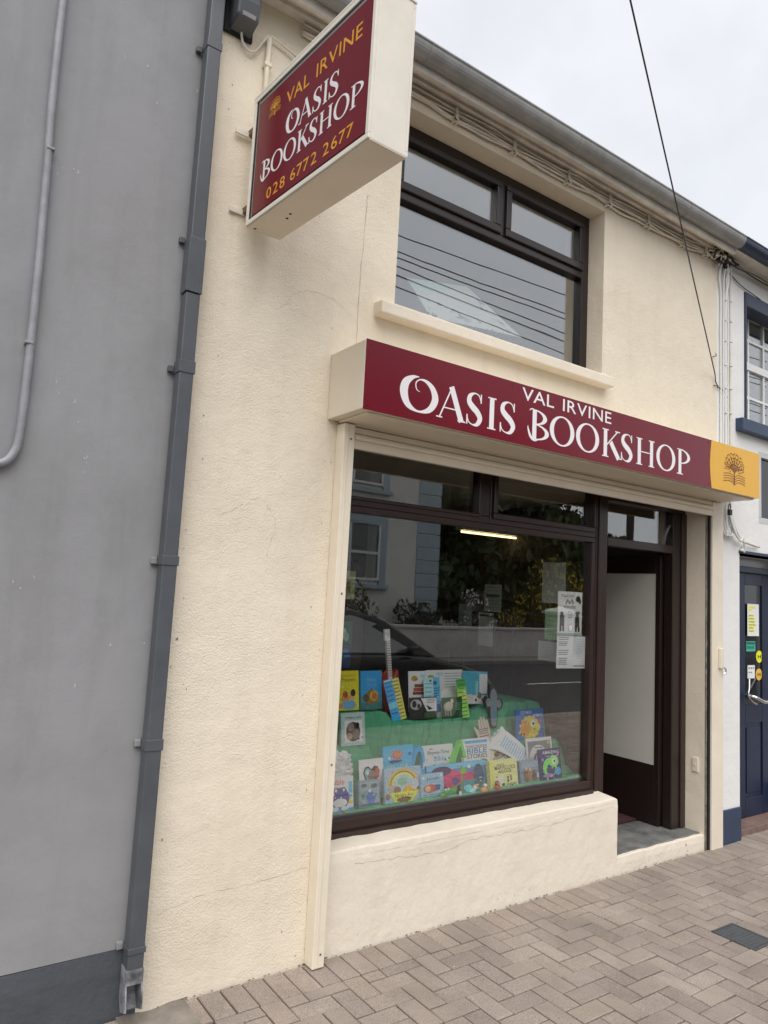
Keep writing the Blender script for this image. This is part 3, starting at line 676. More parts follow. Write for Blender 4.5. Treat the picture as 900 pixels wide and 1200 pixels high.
# panelled navy door
nd = box('door', DX0+.02, DX1-.02, .205, .25, .05, 2.05, M_navy, wb, bevel=.003)
def nrail(x0, x1, z0, z1, y0=.193): box('door_rail', x0, x1, y0, .2049, z0, z1, M_navy, nd, bevel=.004)
nrail(5.60, 6.02, .05, 2.05); nrail(6.30, 6.60, .05, 2.05); nrail(6.02, 6.30, .05, .20); nrail(6.02, 6.30, .80, .95); nrail(6.02, 6.30, 1.95, 2.05)
box('door_panel', 6.05, 6.27, .197, .2049, .235, .765, M_navy, nd, bevel=.012)
box('door_glass', 6.02, 6.30, .2035, .2047, .95, 1.95, plain('dark_door_glass', (.012, .014, .02), .08), nd)
box('door_frame', DX0, DX1, .15, .26, 2.05, 2.10, M_navy, wb, bevel=.004); box('door_hood', DX0-.01, DX1, -.01, .15, 2.18, 2.205, M_navy, wb, bevel=.004)
box('fanlight', DX0, DX1, .18, .20, 2.10, 2.18, plain('grey_fanlight', (.30, .31, .32), .2), wb)
hd = MB(); hd.tube(catmull([(6.04, .19, 1.03), (6.06, .13, 1.02), (6.12, .10, .99), (6.20, .10, .985), (6.28, .10, 1.02), (6.36, .10, 1.08), (6.42, .10, 1.14)], 6), .016, 10); hd.build('pull_handle', M_chrome, nd, smooth=True)
MB().tube(catmull([(6.07, .185, 1.165), (6.04, .17, 1.09), (6.02, .165, 1.03), (6.05, .15, .985), (6.12, .15, .96)], 6), .008, 8).build('door_chain', M_chrome, nd, smooth=True)
box('letter_plate', 6.40, 6.52, .185, .193, 1.40, 1.44, M_chrome, nd, bevel=.003)
# notices on the navy door
def notice(name, label, x0, x1, z0, z1, mt, lines, y=.2015, group=None):
    o = thing(name, label, 'notice', ((x0+x1)/2, y, (z0+z1)/2), group)
    hx, hz = (x1-x0)/2, (z1-z0)/2
    box('sheet', -hx, hx, -.002, 0, -hz, hz, mt, o)
    for (a, b, c, d, lm) in lines: box('print_line', -hx+2*hx*a, -hx+2*hx*b, -.0026, -.0021, -hz+2*hz*c, -hz+2*hz*d, lm, o)
    return o
yl, bk = ink(225, 225, 40), ink(60, 62, 58)
LN = [(.08, .70, .86, .92, yl), (.08, .36, .78, .84, yl)] + [(.10, .55+.06*(k % 4), .60-.095*k, .665-.095*k, yl) for k in range(6)]
LN += [(.10, .50+.06*(k % 4), .622-.095*k, .638-.095*k, bk) for k in range(6)]
notice('door_notice', 'white notice with yellow highlighted lines on the navy door', 6.05, 6.235, 1.52, 1.79, ink(225, 226, 224), LN, y=.190)
notice('door_sticker', 'small teal rectangular sticker on the navy door', 6.055, 6.20, 1.39, 1.475, ink(48, 140, 122), [(.05, .95, .68, .92, ink(30, 84, 78))]+[(.1+.16*k, .2+.16*k, .25, .55, ink(30, 84, 78)) for k in range(5)], y=.2028)
notice('door_sticker', 'white square sticker above the chain on the navy door', 6.075, 6.19, 1.165, 1.275, ink(214, 216, 214), [(.12+.3*k, .28+.3*k, .72, .84, bk) for k in range(3)]+[(.12+.3*k, .28+.3*k, .40, .50, bk) for k in range(2)], y=.2028)
def disc_sticker(label, x, z, r_, mt):
    o = thing('round_sticker', label, 'sticker', (x, .2015, z)); b = MB(); n = 20
    b.prism([(r_*math.cos(2*math.pi*i/n), r_*math.sin(2*math.pi*i/n)) for i in range(n)], 'y', -.002, 0); b.build('disc', mt, o)
    box('print_line', -r_*.5, -r_*.2, -.0026, -.0021, -r_*.25, r_*.25, bk, o); box('print_line', r_*.2, r_*.5, -.0026, -.0021, -r_*.25, r_*.25, bk, o); box('print_line', -r_*.15, r_*.15, -.0026, -.0021, -r_*.05, r_*.05, bk, o)
disc_sticker('upper round bright yellow sticker on the navy door', 6.262, 1.345, .052, ink(214, 200, 34))
disc_sticker('lower round dull gold sticker on the navy door', 6.255, 1.195, .050, ink(190, 150, 52))
# upstairs sash window with navy surround
sv = box('sash_window', VX0, VX1, .13, .20, VZ1-.06, VZ1, M_whitepaint, wb, bevel=.003)
box('window_surround', VX0-.001, VX0+.022, -.012, .129, VZ0, VZ1+.03, M_navy, wb, bevel=.003); box('window_surround', VX0+.022, VX1, -.012, .129, VZ1-.085, VZ1+.03, M_navy, wb, bevel=.003)
box('window_sill', 5.525, 6.95, -.06, .13, 3.165, 3.268, M_navy2, wb, bevel=.006)
for a in ((VX0+.022, VX0+.075, VZ0, VZ1-.06), (VX0+.075, VX1, VZ0, VZ0+.06), (VX0+.075, VX1, 3.80, 3.865)): box('sash_frame', a[0], a[1], .13, .18, a[2], a[3], M_whitepaint, sv, bevel=.003)
for k in range(1, 4): box('glazing_bar', VX0+.075+k*.26-.011, VX0+.075+k*.26+.011, .142, .168, VZ0+.06, VZ1-.06, M_whitepaint, sv, bevel=.002)
for z in (3.56, 4.07): box('glazing_bar', VX0+.075, VX1, .143, .167, z-.011, z+.011, M_whitepaint, sv, bevel=.002)
pane(VX0+.07, VX1, VZ0+.05, VZ1-.05, sv, .155, M_glass2)
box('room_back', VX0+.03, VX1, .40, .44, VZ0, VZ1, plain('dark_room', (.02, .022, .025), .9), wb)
# framed window over the navy door
ow = box('over_door_window', 5.88, 7.0, .0, .06, 2.45, 2.50, plain('grey_white_frame', (.55, .56, .56), .45), wb, bevel=.004)
box('window_frame', 5.88, 5.925, .0, .06, 2.50, 3.05, MATS['grey_white_frame'], ow, bevel=.004); box('window_frame', 5.925, 7.0, .0, .06, 3.005, 3.05, MATS['grey_white_frame'], ow, bevel=.004)
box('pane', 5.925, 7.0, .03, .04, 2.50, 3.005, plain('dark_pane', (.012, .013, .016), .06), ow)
gutter(5.2505, X1, M_navy, wb); box('soffit', 5.2505, X1, -.155, .0, 4.568, 4.59, M_soffit, wb); 
rf = MB(); rf.prism([(-.17, 4.655), (-.17, 4.672), (4.2, 7.02), (4.2, 7.0)], 'x', WX1+.001, X1); rf.build('roof', M_slate, wb)

# ================================================================== SIGNS AND SHUTTER
FXL, FXR, FY, FZ0, FZ1 = 1.746, 5.272, -.318, 2.556, 2.892
fs_ = thing('fascia_sign', 'long burgundy shop fascia sign with white lettering above the shop window', 'shop sign')
fb = MB(); fb.box(FXL, FXR, FY+.004, -.001, FZ0+.002, FZ1-.002); fbo = fb.build('sign_box', M_creamsheet, fs_, bevel=.004)
box('lower_lip', FXL+.05, FXR-.02, FY+.03, -.03, FZ0-.010, FZ0+.0015, M_creamsheet, fs_, bevel=.003)
pn = box('red_panel', FXL+.003, 4.64, FY, FY+.0035, FZ0, FZ1, M_red, fs_)
tf = lambda x, z, d: (x, FY-.0012-d, z)
SZ0, SZ1 = 2.600, 2.770
for ch, a, b in (('Q', 1.958, 2.185), ('A', 2.180, 2.372), ('S', 2.376, 2.492), ('I', 2.518, 2.590), ('S', 2.612, 2.734), ('C', 2.815, 2.994), ('O', 3.000, 3.208), ('O', 3.222, 3.430), ('K', 3.456, 3.628), ('S', 3.636, 3.758), ('H', 3.786, 3.980), ('O', 3.998, 4.206), ('P', 4.226, 4.374)):
    letter(ch, a, b, SZ0, SZ1, tf, M_letter, pn, .0325, .0066)
word('VAL IRVINE', 2.775, 3.540, 2.806, 2.876, tf, M_letter, pn)
gp = MB(); n = 12; arc = [(4.632+.020*math.sin(math.pi*i/n), FZ0+(FZ1-FZ0)*i/n) for i in range(n+1)]
gp.prism([(FXR-.001, FZ1), (FXR-.001, FZ0)]+[(4.655-p[0]+4.632-.02, p[1]) for p in arc], 'y', FY-.0022, FY-.0004); gpo = gp.build('gold_panel', M_gold, fs_)
tree_logo(4.925, 2.612, .30, .285, lambda x, z, d: (x, FY-.0034-d, z), M_logobrown, gpo, 0)
for x in (1.775, 2.70, 3.65, 4.60):
    for z in (FZ0+.022, FZ1-.022):
        b = MB(); b.prism([(x+.005*math.cos(i*math.pi/4), z+.005*math.sin(i*math.pi/4)) for i in range(8)], 'y', FY-.002, FY); b.build('screw_head', M_red, pn)
# roller shutter: guide rails, bottom bar and the last slats under the fascia
rs = thing('roller_shutter', 'rolled up cream shutter with side guide rails round the shopfront', 'shutter')
gr_ = box('guide_rail', 1.803, 1.866, -.078, -.001, .004, 2.54, M_creampaint, rs, bevel=.004)
box('rail_lip', 1.825, 1.829, -.0805, -.078, .01, 2.54, M_creamsheet, gr_)
box('guide_rail', 5.135, 5.285, -.035, -.0009, -.004, 2.54, M_creampaint, rs, bevel=.004)
box('slot_shade', 5.108, 5.1345, -.020, -.001, .0, 2.54, M_black, rs)  # solid strip beside the rail, the channel's shade put into its black colour
plaster_block('render_edge', 5.0955, 5.1075, -.010, .01, -.01, 2.54, plain('dirty_mortar', (.22, .195, .16), .9, var=.5, vscale=18, bump=.5, bscale=60), 4, 60, .006, parent=shop)
for z in (.06, .9, 1.7, 2.46): box('rail_screw', 1.838, 1.847, -.0815, -.078, z, z+.009, M_rust, rs, bevel=.002)
box('bottom_bar', 1.870, 5.09, -.062, -.035, 2.425, 2.50, M_creampaint, rs, bevel=.005)
box('bottom_bar_flange', 1.870, 5.09, -.085, -.0625, 2.468, 2.482, M_creampaint, rs, bevel=.003)
for k in range(2): box('slat', 1.872, 5.09, -.056, -.042, 2.503+k*.036, 2.535+k*.036, M_creamsheet, rs, bevel=.005)
lk = box('rail_lock', 5.215, 5.255, -.058, -.0351, 1.29, 1.44, M_creampaint, rs, bevel=.006); MB().tube([(5.26, -.05, 1.30), (5.275, -.06, 1.285), (5.275, -.06, 1.262), (5.26, -.05, 1.25)], .006).build('padlock_shackle', M_chrome, lk)

# projecting box sign, hung a little out of true
ps = thing('projecting_sign', 'burgundy and cream box sign projecting from the wall near the downpipe', 'shop sign', (1.201, -.10, 3.336))
qm = Matrix(((.998, -.056, -.010), (.056, .998, -.026), (.012, .026, 1.0))); ps.rotation_euler = qm.to_euler()
L_, H_, T_ = .926, .603, .177
cs = MB(); cs.box(.010, T_-.010, -L_+.012, -.012, .0, H_); body = cs.build('case', M_signbox, ps, bevel=.003)
body_b = box('base_plate', .004, T_-.004, -L_, -.001, -.006, -.0005, M_creamsheet, ps, bevel=.002)
for s0, s1 in ((-.0035, .0095), (T_-.0095, T_+.0035)):
    fr = MB(); e = .020
    fr.box(s0, s1, -L_, .0, 0, e); fr.box(s0, s1, -L_, 0, H_-e, H_); fr.box(s0, s1, -L_, -L_+e, e, H_-e); fr.box(s0, s1, -e, 0, e, H_-e); fr.build('face_frame', M_signbox, ps, bevel=.002)
box('end_cap', .0098, T_-.0098, -L_, -L_+.0115, .0, H_, M_signbox, ps, bevel=.002)
box('top_cap', -.004, T_+.004, -L_-.004, .004, H_+.0005, H_+.012, M_signbox, ps, bevel=.002)
box('gasket', .0020, .0095, -L_+.021, -.021, .021, H_-.021, M_black, ps)
rp_ = box('red_panel', -.0005, .0018, -L_+.026, -.052, .030, H_-.046, M_red, ps); box('red_panel', T_-.0095, T_-.002, -L_+.03, -.03, .03, H_-.04, M_red, ps)
gk = MB(); gk.box(-.0012, .0015, -.052, -.044, .026, H_-.030); gk.box(-.0012, .0015, -L_+.026, -.052, H_-.046, H_-.034); gk.build('gasket_strip', plain('grey_seal', (.22, .21, .20), .6), ps)
tp = lambda u, v, d: (-.0014-d, -u, v)
word('VAL IRVINE', .300, .845, .430, .488, tp, M_goldtext, rp_)
for ch, a, b in (('Q', .315, .420), ('A', .418, .520), ('S', .524, .588), ('I', .598, .632), ('S', .640, .708)): letter(ch, a, b, .283, .378, tp, M_letter, rp_, .0165, .0046)
for ch, a, b in (('C', .108, .198), ('O', .200, .303), ('O', .307, .410), ('K', .420, .505), ('S', .510, .572), ('H', .583, .678), ('O', .684, .788), ('P', .797, .876)): letter(ch, a, b, .162, .254, tp, M_letter, rp_, .0165, .0046)
word('028 6772 2677', .180, .825, .057, .107, tp, M_goldtext, rp_)
tree_logo(.200, .437, .105, .098, tp, M_goldtext, rp_, 0)
for z in (.10, .48):
    box('wall_bracket', .02, .05, -.005, .098, z, z+.03, M_rust, ps, bevel=.002); box('bracket_plate', -.045, .03, .088, .099, z-.005, z+.022, M_signbox, ps, bevel=.002)
for yy, xx in ((-.22, .085), (-.265, .075), (-.03, .03)): box('rust_spot', xx, xx+.010, yy, yy+.012, -.0072, -.0061, M_black, ps)

# dark floodlight box at the top of the downpipe, with its cable and a short conduit
bx = thing('floodlight_box', 'dark grey weathered box fixed to the wall beside the top of the downpipe', 'lamp box', (1.0, 0, 0))
b = MB(); b.prism([(-.005, 4.30), (-.11, 4.325), (-.125, 4.40), (-.125, 4.60), (-.005, 4.60)], 'x', .075, .185); b.build('housing', M_pipe, bx, bevel=.010)
box('back_plate', .052, .195, -.02, -.001, 4.29, 4.62, M_black, bx, bevel=.004)
g_ = MB(); g_.prism([(-.118, 4.345), (-.112, 4.330), (-.09, 4.323), (-.09, 4.340)], 'x', .10, .165); g_.build('lens', plain('dull_lens', (.35, .35, .36), .3), bx)
cc = thing('sign_supply_cable', 'thin pale cable looping from the dark box to the short conduit', 'cable'); 
MB().tube(catmull([(1.13, -.03, 4.315), (1.145, -.022, 4.27), (1.175, -.022, 4.243), (1.21, -.022, 4.255), (1.245, -.022, 4.32), (1.275, -.024, 4.365), (1.32, -.022, 4.365), (1.40, -.022, 4.345), (1.50, -.022, 4.315), (1.56, -.03, 4.35)], 8), .006, 8).build('sheath', M_cable, cc, smooth=True)
cn = thing('short_conduit', 'short cream conduit running down the wall behind the projecting sign', 'conduit')
MB().tube([(1.281, -.02, 4.36), (1.278, -.02, 4.2), (1.281, -.02, 3.9)], .0125, 10).build('pipe', M_creampaint, cn, smooth=True)
MB().box(1.260, 1.298, -.036, 0, 4.205, 4.228).build('saddle_clip', M_creampaint, cn, bevel=.004)

# ================================================================== CABLES
bundle = thing('eaves_cable_bundle', 'bundle of cream cables clipped along the wall under the gutter', 'cables')
rc = random.Random(11)
clips = [2.05, 2.45, 2.92, 3.42, 3.84, 4.28, 4.72, 5.02]
for k in range(6):
    P = []; oz = 4.500+.011*(k-2.5); x = 1.45
    while x < 5.30:
        sag = -.014*abs(math.sin((x*1.35+k*.25)*math.pi))*rc.uniform(.4, 1.2)
        P.append((x, -.018-.007*(k % 3)+rc.uniform(-.004, .002), oz+sag+rc.uniform(-.006, .006)+.03*smooth01(4.6, 5.3, x))); x += .16
    MB().tube(catmull(P, 4), rc.choice((.0045, .0055, .007)), 7).build('cable', M_cable, bundle, smooth=True)
for x in clips:
    b = MB(); z = 4.49+.03*smooth01(4.6, 5.3, x)
    b.box(x-.008, x+.008, -.050, -.0005, z-.042, z-.030); b.box(x-.008, x+.008, -.052, -.042, z-.042, z+.035)
    b.tube([(x-.02, -.03, z-.03), (x, -.055, z-.02), (x+.015, -.05, z-.055), (x+.005, -.03, z-.065)], .004, 6)
    b.build('clip', M_cable, bundle)
knot = thing('cable_tangle', 'dark tangle of cable joints at the eaves where cream meets white wall', 'cables')
for k in range(22):
    x = 5.20+rc.uniform(-.12, .22); z = 4.53+rc.uniform(-.05, .035)
    MB().tube(catmull([(x, -.02-rc.random()*.03, z), (x+rc.uniform(-.06, .06), -.06-rc.random()*.03, z+rc.uniform(-.05, .04)), (x+rc.uniform(-.08, .08), -.04, z+rc.uniform(-.05, .05)), (x+rc.uniform(-.1, .1), -.02, z+rc.uniform(-.05, .05))], 4), rc.uniform(.005, .011), 6).build('cable_loop', M_dcable if k % 3 else M_cable, knot, smooth=True)
for k in range(3): box('joint_box', 5.13+.07*k, 5.17+.07*k, -.07, -.02, 4.50-.01*k, 4.545-.01*k, M_dcable if k else M_cable, knot, bevel=.004)
for k in range(3):
    MB().tube(catmull([(5.28, -.05, 4.53), (5.45, -.05, 4.52-.01*k), (5.8, -.045, 4.50+.012*k), (6.3, -.04, 4.51), (7.5, -.04, 4.50)], 5), .007, 6).build('cable', M_dcable if k != 1 else M_soffit, knot, smooth=True)
MB().tube(catmull([(5.36, -.015, 4.46), (5.45, -.013, 4.44), (5.6, -.012, 4.40), (5.9, -.012, 4.37)], 5), .004, 6).build('cable', M_dcable, knot, smooth=True)
drop = thing('white_drop_cables', 'white cables running down the white wall beside the cream corner', 'cables')
for k in range(5):
    x0 = 5.288+.034*k; jx = lambda: rc.uniform(-.004, .004)
    P = [(x0-.01+.02*(k % 2), -.03, 4.50), (x0+.03*((k*7) % 3-1), -.016, 4.38), (x0+jx(), -.012, 4.22), (x0+jx(), -.012, 3.9), (x0+jx(), -.012, 3.5), (x0+jx(), -.012, 3.1), (x0+jx(), -.012, 2.75)]
    if k < 3: P += [(x0, -.014, 2.45), (x0+.01, -.03, 2.33), (x0+.05, -.035, 2.30), (x0+.075, -.02, 2.37)]
    else: P += [(x0, -.014, 2.55), (x0+.03, -.03, 2.38), (x0+.12, -.035, 2.285), (x0+.26, -.03, 2.262), (x0+.42, -.02, 2.25)]
    MB().tube(catmull(P, 5), .0085 if k != 2 else .0125, 8).build('cable', M_wcable if k != 4 else M_cable, drop, smooth=True)
for z in (4.2, 4.03, 3.86, 3.66, 3.47, 3.27, 3.0, 2.8):
    box('cable_clip', 5.335, 5.365, -.026, -.0005, z, z+.012, M_wcable, drop, bevel=.002); box('cable_clip', 5.412, 5.442, -.026, -.0005, z+.01, z+.022, M_wcable, drop, bevel=.002)
for k in range(4):
    o_ = .012*k; MB().tube(catmull([(5.385+o_, -.02, 2.52), (5.40+o_, -.045, 2.38-o_), (5.47+o_, -.05, 2.285-o_*.5), (5.56, -.04, 2.27+o_), (5.62, -.02, 2.235-o_), (5.56+o_, -.02, 2.20)], 5), .007, 7).build('cable_loop', M_wcable, drop, smooth=True)
pl = thing('hasp_lock', 'small black padlock hanging below the end of the fascia sign', 'padlock', (5.33, -.06, 2.50)); 
box('lock_body', -.018, .018, -.012, .012, -.045, 0, M_dcable, pl, bevel=.004); MB().tube(catmull([(-.012, 0, 0), (-.012, 0, .03), (0, 0, .045), (.012, 0, .03), (.012, 0, 0)], 4), .004, 6).build('shackle', M_dcable, pl, smooth=True)
ow_ = thing('overhead_wire', 'thin black wire slanting down from the sky to the cream wall', 'wire')
A_, B2 = Vector((-8.35, -6, 7.5)), Vector((5.19, -.02, 3.555)); P = []
for i in range(61):
    t = i/60; p = A_.lerp(B2, t); p.z -= .10*4*t*(1-t)*0.55; P.append(p)
P += [Vector((5.205, -.015, 3.50)), Vector((5.25, -.012, 3.465)), Vector((5.33, -.012, 3.45)), Vector((5.39, -.012, 3.40)), Vector((5.40, -.012, 3.33))]
MB().tube(P, .0042, 6).build('wire', M_dcable, ow_, smooth=True)
MB().tube([(5.19, -.001, 3.70), (5.19, -.03, 3.70), (5.175, -.035, 3.715)], .004, 6).build('wall_hook', M_rust, ow_); MB().tube([(5.2, -.001, 3.47), (5.2, -.03, 3.46), (5.205, -.035, 3.44)], .004, 6).build('wall_hook', M_rust, ow_)

# ================================================================== WINDOW DISPLAY
def cloth_material():
    mt, n, l, out = _mat('green_cloth'); p = n.new('ShaderNodeBsdfPrincipled'); l.new(p.outputs[0], out.inputs[0])
    p.inputs['Base Color'].default_value = (0.115, 0.43, 0.235, 1); p.inputs['Roughness'].default_value = .85; p.inputs['Specular IOR Level'].default_value = .15
    co = n.new('ShaderNodeTexCoord'); mp = n.new('ShaderNodeMapping'); mp.inputs['Scale'].default_value = (1.0, .5, .35); mp.inputs['Rotation'].default_value = (0, R(18), 0); l.new(co.outputs['Object'], mp.inputs[0])
    w = n.new('ShaderNodeTexNoise'); w.inputs['Scale'].default_value = 13; w.inputs['Detail'].default_value = 2; w.inputs['Distortion'].default_value = 1.2; l.new(mp.outputs[0], w.inputs['Vector'])
    b = n.new('ShaderNodeBump'); b.inputs['Strength'].default_value = .9; b.inputs['Distance'].default_value = .045; l.new(w.outputs[0], b.inputs['Height'])
    f = n.new('ShaderNodeTexNoise'); f.inputs['Scale'].default_value = 900; l.new(co.outputs['Object'], f.inputs['Vector'])
    b2 = n.new('ShaderNodeBump'); b2.inputs['Strength'].default_value = .3; b2.inputs['Distance'].default_value = .001; l.new(f.outputs[0], b2.inputs['Height']); l.new(b.outputs[0], b2.inputs['Normal']); l.new(b2.outputs[0], p.inputs['Normal'])
    return mt
def cloth_z(x, y):
    T = 0.0
    K = ((1.9, .995), (2.3, .99), (2.66, .985), (2.74, .925), (3.0, .918), (3.42, .915), (3.56, .985), (3.7, 1.0), (4.05, .995))
    for (a, za), (b, zb) in zip(K, K[1:]):
        if a <= x <= b: T = za+(zb-za)*smooth01(a, b, x)
    if not T: T = .99
    base = .550
    mid = .636 if x < 3.62 else .60
    z = base+(mid-base)*smooth01(.36, .41, y)
    lf = 1-smooth01(2.42, 2.52, x); z = max(z, base+(.838-base)*smooth01(.40, .46, y)*lf)
    rg = smooth01(3.62, 3.68, x); z = max(z, base+(.764-base)*smooth01(.41, .47, y)*rg)
    sl = smooth01(3.28, 3.40, x)*(1-smooth01(3.60, 3.7, x))
    z = max(z, z+(T-z)*smooth01(.60-.10*sl, .645+.10*sl, y))
    if y > 1.05: z = T-(T-.55)*smooth01(1.05, 1.10, y)
    fold = .5+.5*math.sin(x*23+3*math.sin(x*5)+y*4)
    steep = smooth01(.56, .60, y)*(1-smooth01(.66, .70, y))
    z += .010*(fold-.5)*steep + .006*noise.noise((x*6, y*9, 0))
    if y < .25:                                     # bunched hem against the glass
        z += .022*max(0, noise.noise((x*7, 2, 5))+.35)*smooth01(.17, .205, y)*(1-smooth01(.205, .25, y))
    z -= .30*smooth01(4.02, 4.085, x)*max(0, (z-.56)) + (.4*(z-.55) if x > 4.08 else 0)
    return z
cl = MB(); NX, NY = 240, 110; gx = [1.935+(4.095-1.935)*i/NX for i in range(NX+1)]; gy = [.207+(1.12-.207)*j/NY for j in range(NY+1)]
def cpt(x, y):
    steep = smooth01(.50, .60, y)*(1-smooth01(.64, .70, y))
    return (x+.004*noise.noise((x*9, y*9, 7)), y+.026*steep*(abs(math.sin(x*8.5+2.2*math.sin(x*3.1)))**.5-.6)+.004*noise.noise((x*12, y*7, 2)), cloth_z(x, y))
cl.add([cpt(x, y) for y in gy for x in gx], [(j*(NX+1)+i, j*(NX+1)+i+1, (j+1)*(NX+1)+i+1, (j+1)*(NX+1)+i) for j in range(NY) for i in range(NX)])
hem = [];  # the hem bunched in a loose roll against the glass
for i in range(140):
    x = 1.945+(4.03-1.945)*i/139; a = .5+.5*noise.noise((x*5.5, 1, 4)); hem.append(((x, .226+.008*noise.noise((x*11, 5, 1)), .556+.010*a+.012*noise.noise((x*8, 9, 2))), .0115+.012*a))
cl.tube([h_[0] for h_ in hem], [h_[1] for h_ in hem], 10)
co_ = cl.build('display_cloth', cloth_material(), None, smooth=True)
tag(co_, 'green cloth draped over the stepped display inside the shop window', 'cloth')

def put(root, name, shapes):
    """flat print on a cover: list of rect/ell/poly/text in cover coordinates, layered a hair apart"""
    b = MB(); k = 0
    w, h, y = root['_w'], root['_h'], root['_y']
    for s in shapes:
        k += 1; d = y-.0003-.00018*k; q = lambda u, v: ((u-.5)*w, d, v*h)
        if s[0] == 'r': b.add([q(s[1], s[2]), q(s[3], s[2]), q(s[3], s[4]), q(s[1], s[4])], [(0, 1, 2, 3)], ink(*s[5]))
        elif s[0] == 'e':
            n = 22; b.add([q(s[1]+s[3]*math.cos(2*math.pi*i/n), s[2]+s[4]*math.sin(2*math.pi*i/n)) for i in range(n)], [tuple(range(n))], ink(*s[5]))
        elif s[0] == 'p': b.add([q(*p) for p in s[1]], [tuple(range(len(s[1])))], ink(*s[2]))
        elif s[0] == 'star':
            n = s[5]; b.add([q(s[1]+(s[3] if i % 2 else s[3]*s[6])*math.cos(math.pi*i/n), s[2]+(s[4] if i % 2 else s[4]*s[6])*math.sin(math.pi*i/n)) for i in range(2*n)], [tuple(range(2*n))], ink(*s[7]))
        elif s[0] == 't':
            vs_, f_, a = text_geo(s[1]); u0, v0, u1, v1 = s[2:6]; b.add([q(u0+(u1-u0)*p[0], v0+(v1-v0)*p[1]) for p in vs_], f_, ink(*s[6]))
        elif s[0] == 'l':                       # lines of small print
            u0, v0, u1, v1, n, c = s[1:7]
            for i in range(n):
                vv = v1-(v1-v0)*i/max(n-1, 1); th = min(.02, (v1-v0)/max(n-1, 1)*.42) if n > 1 else .02; b.add([q(u0, vv), q(u1-.12*((i*37) % 5)/5*(u1-u0), vv), q(u1-.12*((i*37) % 5)/5*(u1-u0), vv+th), q(u0, vv+th)], [(0, 1, 2, 3)], ink(*c))
    return b.build(name, None, root, recalc=False)
def item(name, label, cat, cx, y, z0, w, h, t, col, art=(), lean=9, roll=0, yaw=0, pages=False, group=None, sink=0.0):
    o = thing(name, label, cat, (cx, y, z0-sink), group, (R(-lean), R(roll), R(yaw)))
    o['_w'] = w; o['_h'] = h; o['_y'] = 0.0
    cov = ink(*col)
    if pages:
        box('front_cover', -w/2, w/2, 0, .002, 0, h, cov, o, bevel=.0008); box('back_cover', -w/2, w/2, t-.002, t, 0, h, cov, o, bevel=.0008)
        box('page_block', -w/2+.0025, w/2-.004, .0021, t-.0021, .003, h-.003, M_page, o); box('spine', -w/2, -w/2+.0022, .0021, t-.0021, 0, h, cov, o)
    else:
        box('card', -w/2, w/2, 0, t, 0, h, cov, o, bevel=min(.0012, t/3))
    if art:
        cols = [a_[-1] for a_ in art if a_[0] in 'rep' and a_[0] != 't']; rf_ = random.Random(int(cx*1000)); fl_ = []
        if pages and cols:
            for _ in range(11):
                c_ = rf_.choice(cols); f_ = rf_.uniform(.7, 1.25); a_ = rf_.uniform(.012, .035)
                fl_.append(('e', rf_.uniform(.06, .94), rf_.uniform(.05, .62), a_, a_*rf_.uniform(.5, 1.3), tuple(int(min(245, x_*f_))//8*8 for x_ in c_)))
        put(o, 'cover_print', list(art)+fl_)
    for k in ('_w', '_h', '_y'): del o[k]
    return o
W_, K_ = (236, 236, 232), (34, 34, 38)
BK = 'books in the shop window display'
def book(label, *a, **k): return item('book', label, 'book', *a, pages=True, group=BK, **k)
def card(label, *a, **k): return item('greeting_card', label, 'card', *a, group='cards in the shop window display', **k)
def bookmark(label, *a, **k): return item('bookmark', label, 'bookmark', *a, group='bookmarks in the shop window display', **k)
# --- front row along the glass
book('white Bible book with purple whale at the left end of the front row', 2.140, .265, .556, .145, .180, .022, (206, 216, 226),
     [('r', 0, .72, 1, 1, (226, 226, 226)), ('t', 'Bible', .06, .78, .62, .94, (196, 50, 44)), ('e', .42, .40, .40, .30, (70, 66, 128)), ('e', .42, .28, .30, .12, W_), ('e', .25, .62, .10, .09, (70, 66, 128)), ('e', .58, .62, .10, .09, (70, 66, 128)), ('e', .25, .63, .05, .045, W_), ('e', .58, .63, .05, .045, W_), ('r', 0, 0, 1, .12, (70, 130, 190)), ('e', .2, .12, .16, .06, W_), ('e', .6, .12, .16, .06, W_), ('r', .80, .42, .95, .85, (90, 160, 210)), ('e', .86, .3, .08, .07, (230, 170, 60))])
card('white card with heart shaped animal picture', 2.385, .345, .578, .165, .212, .004, (222, 220, 214),
     [('p', [(.5, .32), (.22, .52), (.16, .68), (.24, .80), (.38, .82), (.5, .74), (.62, .82), (.76, .80), (.84, .68), (.78, .52)], (44, 44, 46)), ('p', [(.5, .36), (.26, .54), (.21, .67), (.28, .77), (.38, .78), (.5, .70), (.60, .70), (.62, .50)], (116, 150, 150)), ('e', .50, .58, .16, .12, (118, 106, 98)), ('e', .72, .64, .09, .13, (170, 84, 52)), ('e', .34, .66, .06, .06, (170, 195, 200))])
book('grey blue rounded board book with a small blue figure', 2.330, .285, .557, .142, .138, .030, (112, 128, 138),
     [('r', .06, .06, .94, .94, (128, 146, 152)), ('e', .25, .82, .14, .07, (80, 88, 98)), ('e', .72, .78, .15, .08, (80, 88, 98)), ('e', .55, .34, .22, .24, (64, 104, 158)), ('e', .52, .60, .07, .06, (190, 190, 180)), ('e', .2, .42, .10, .10, (70, 120, 90)), ('r', .06, .06, .94, .14, (70, 100, 120))])
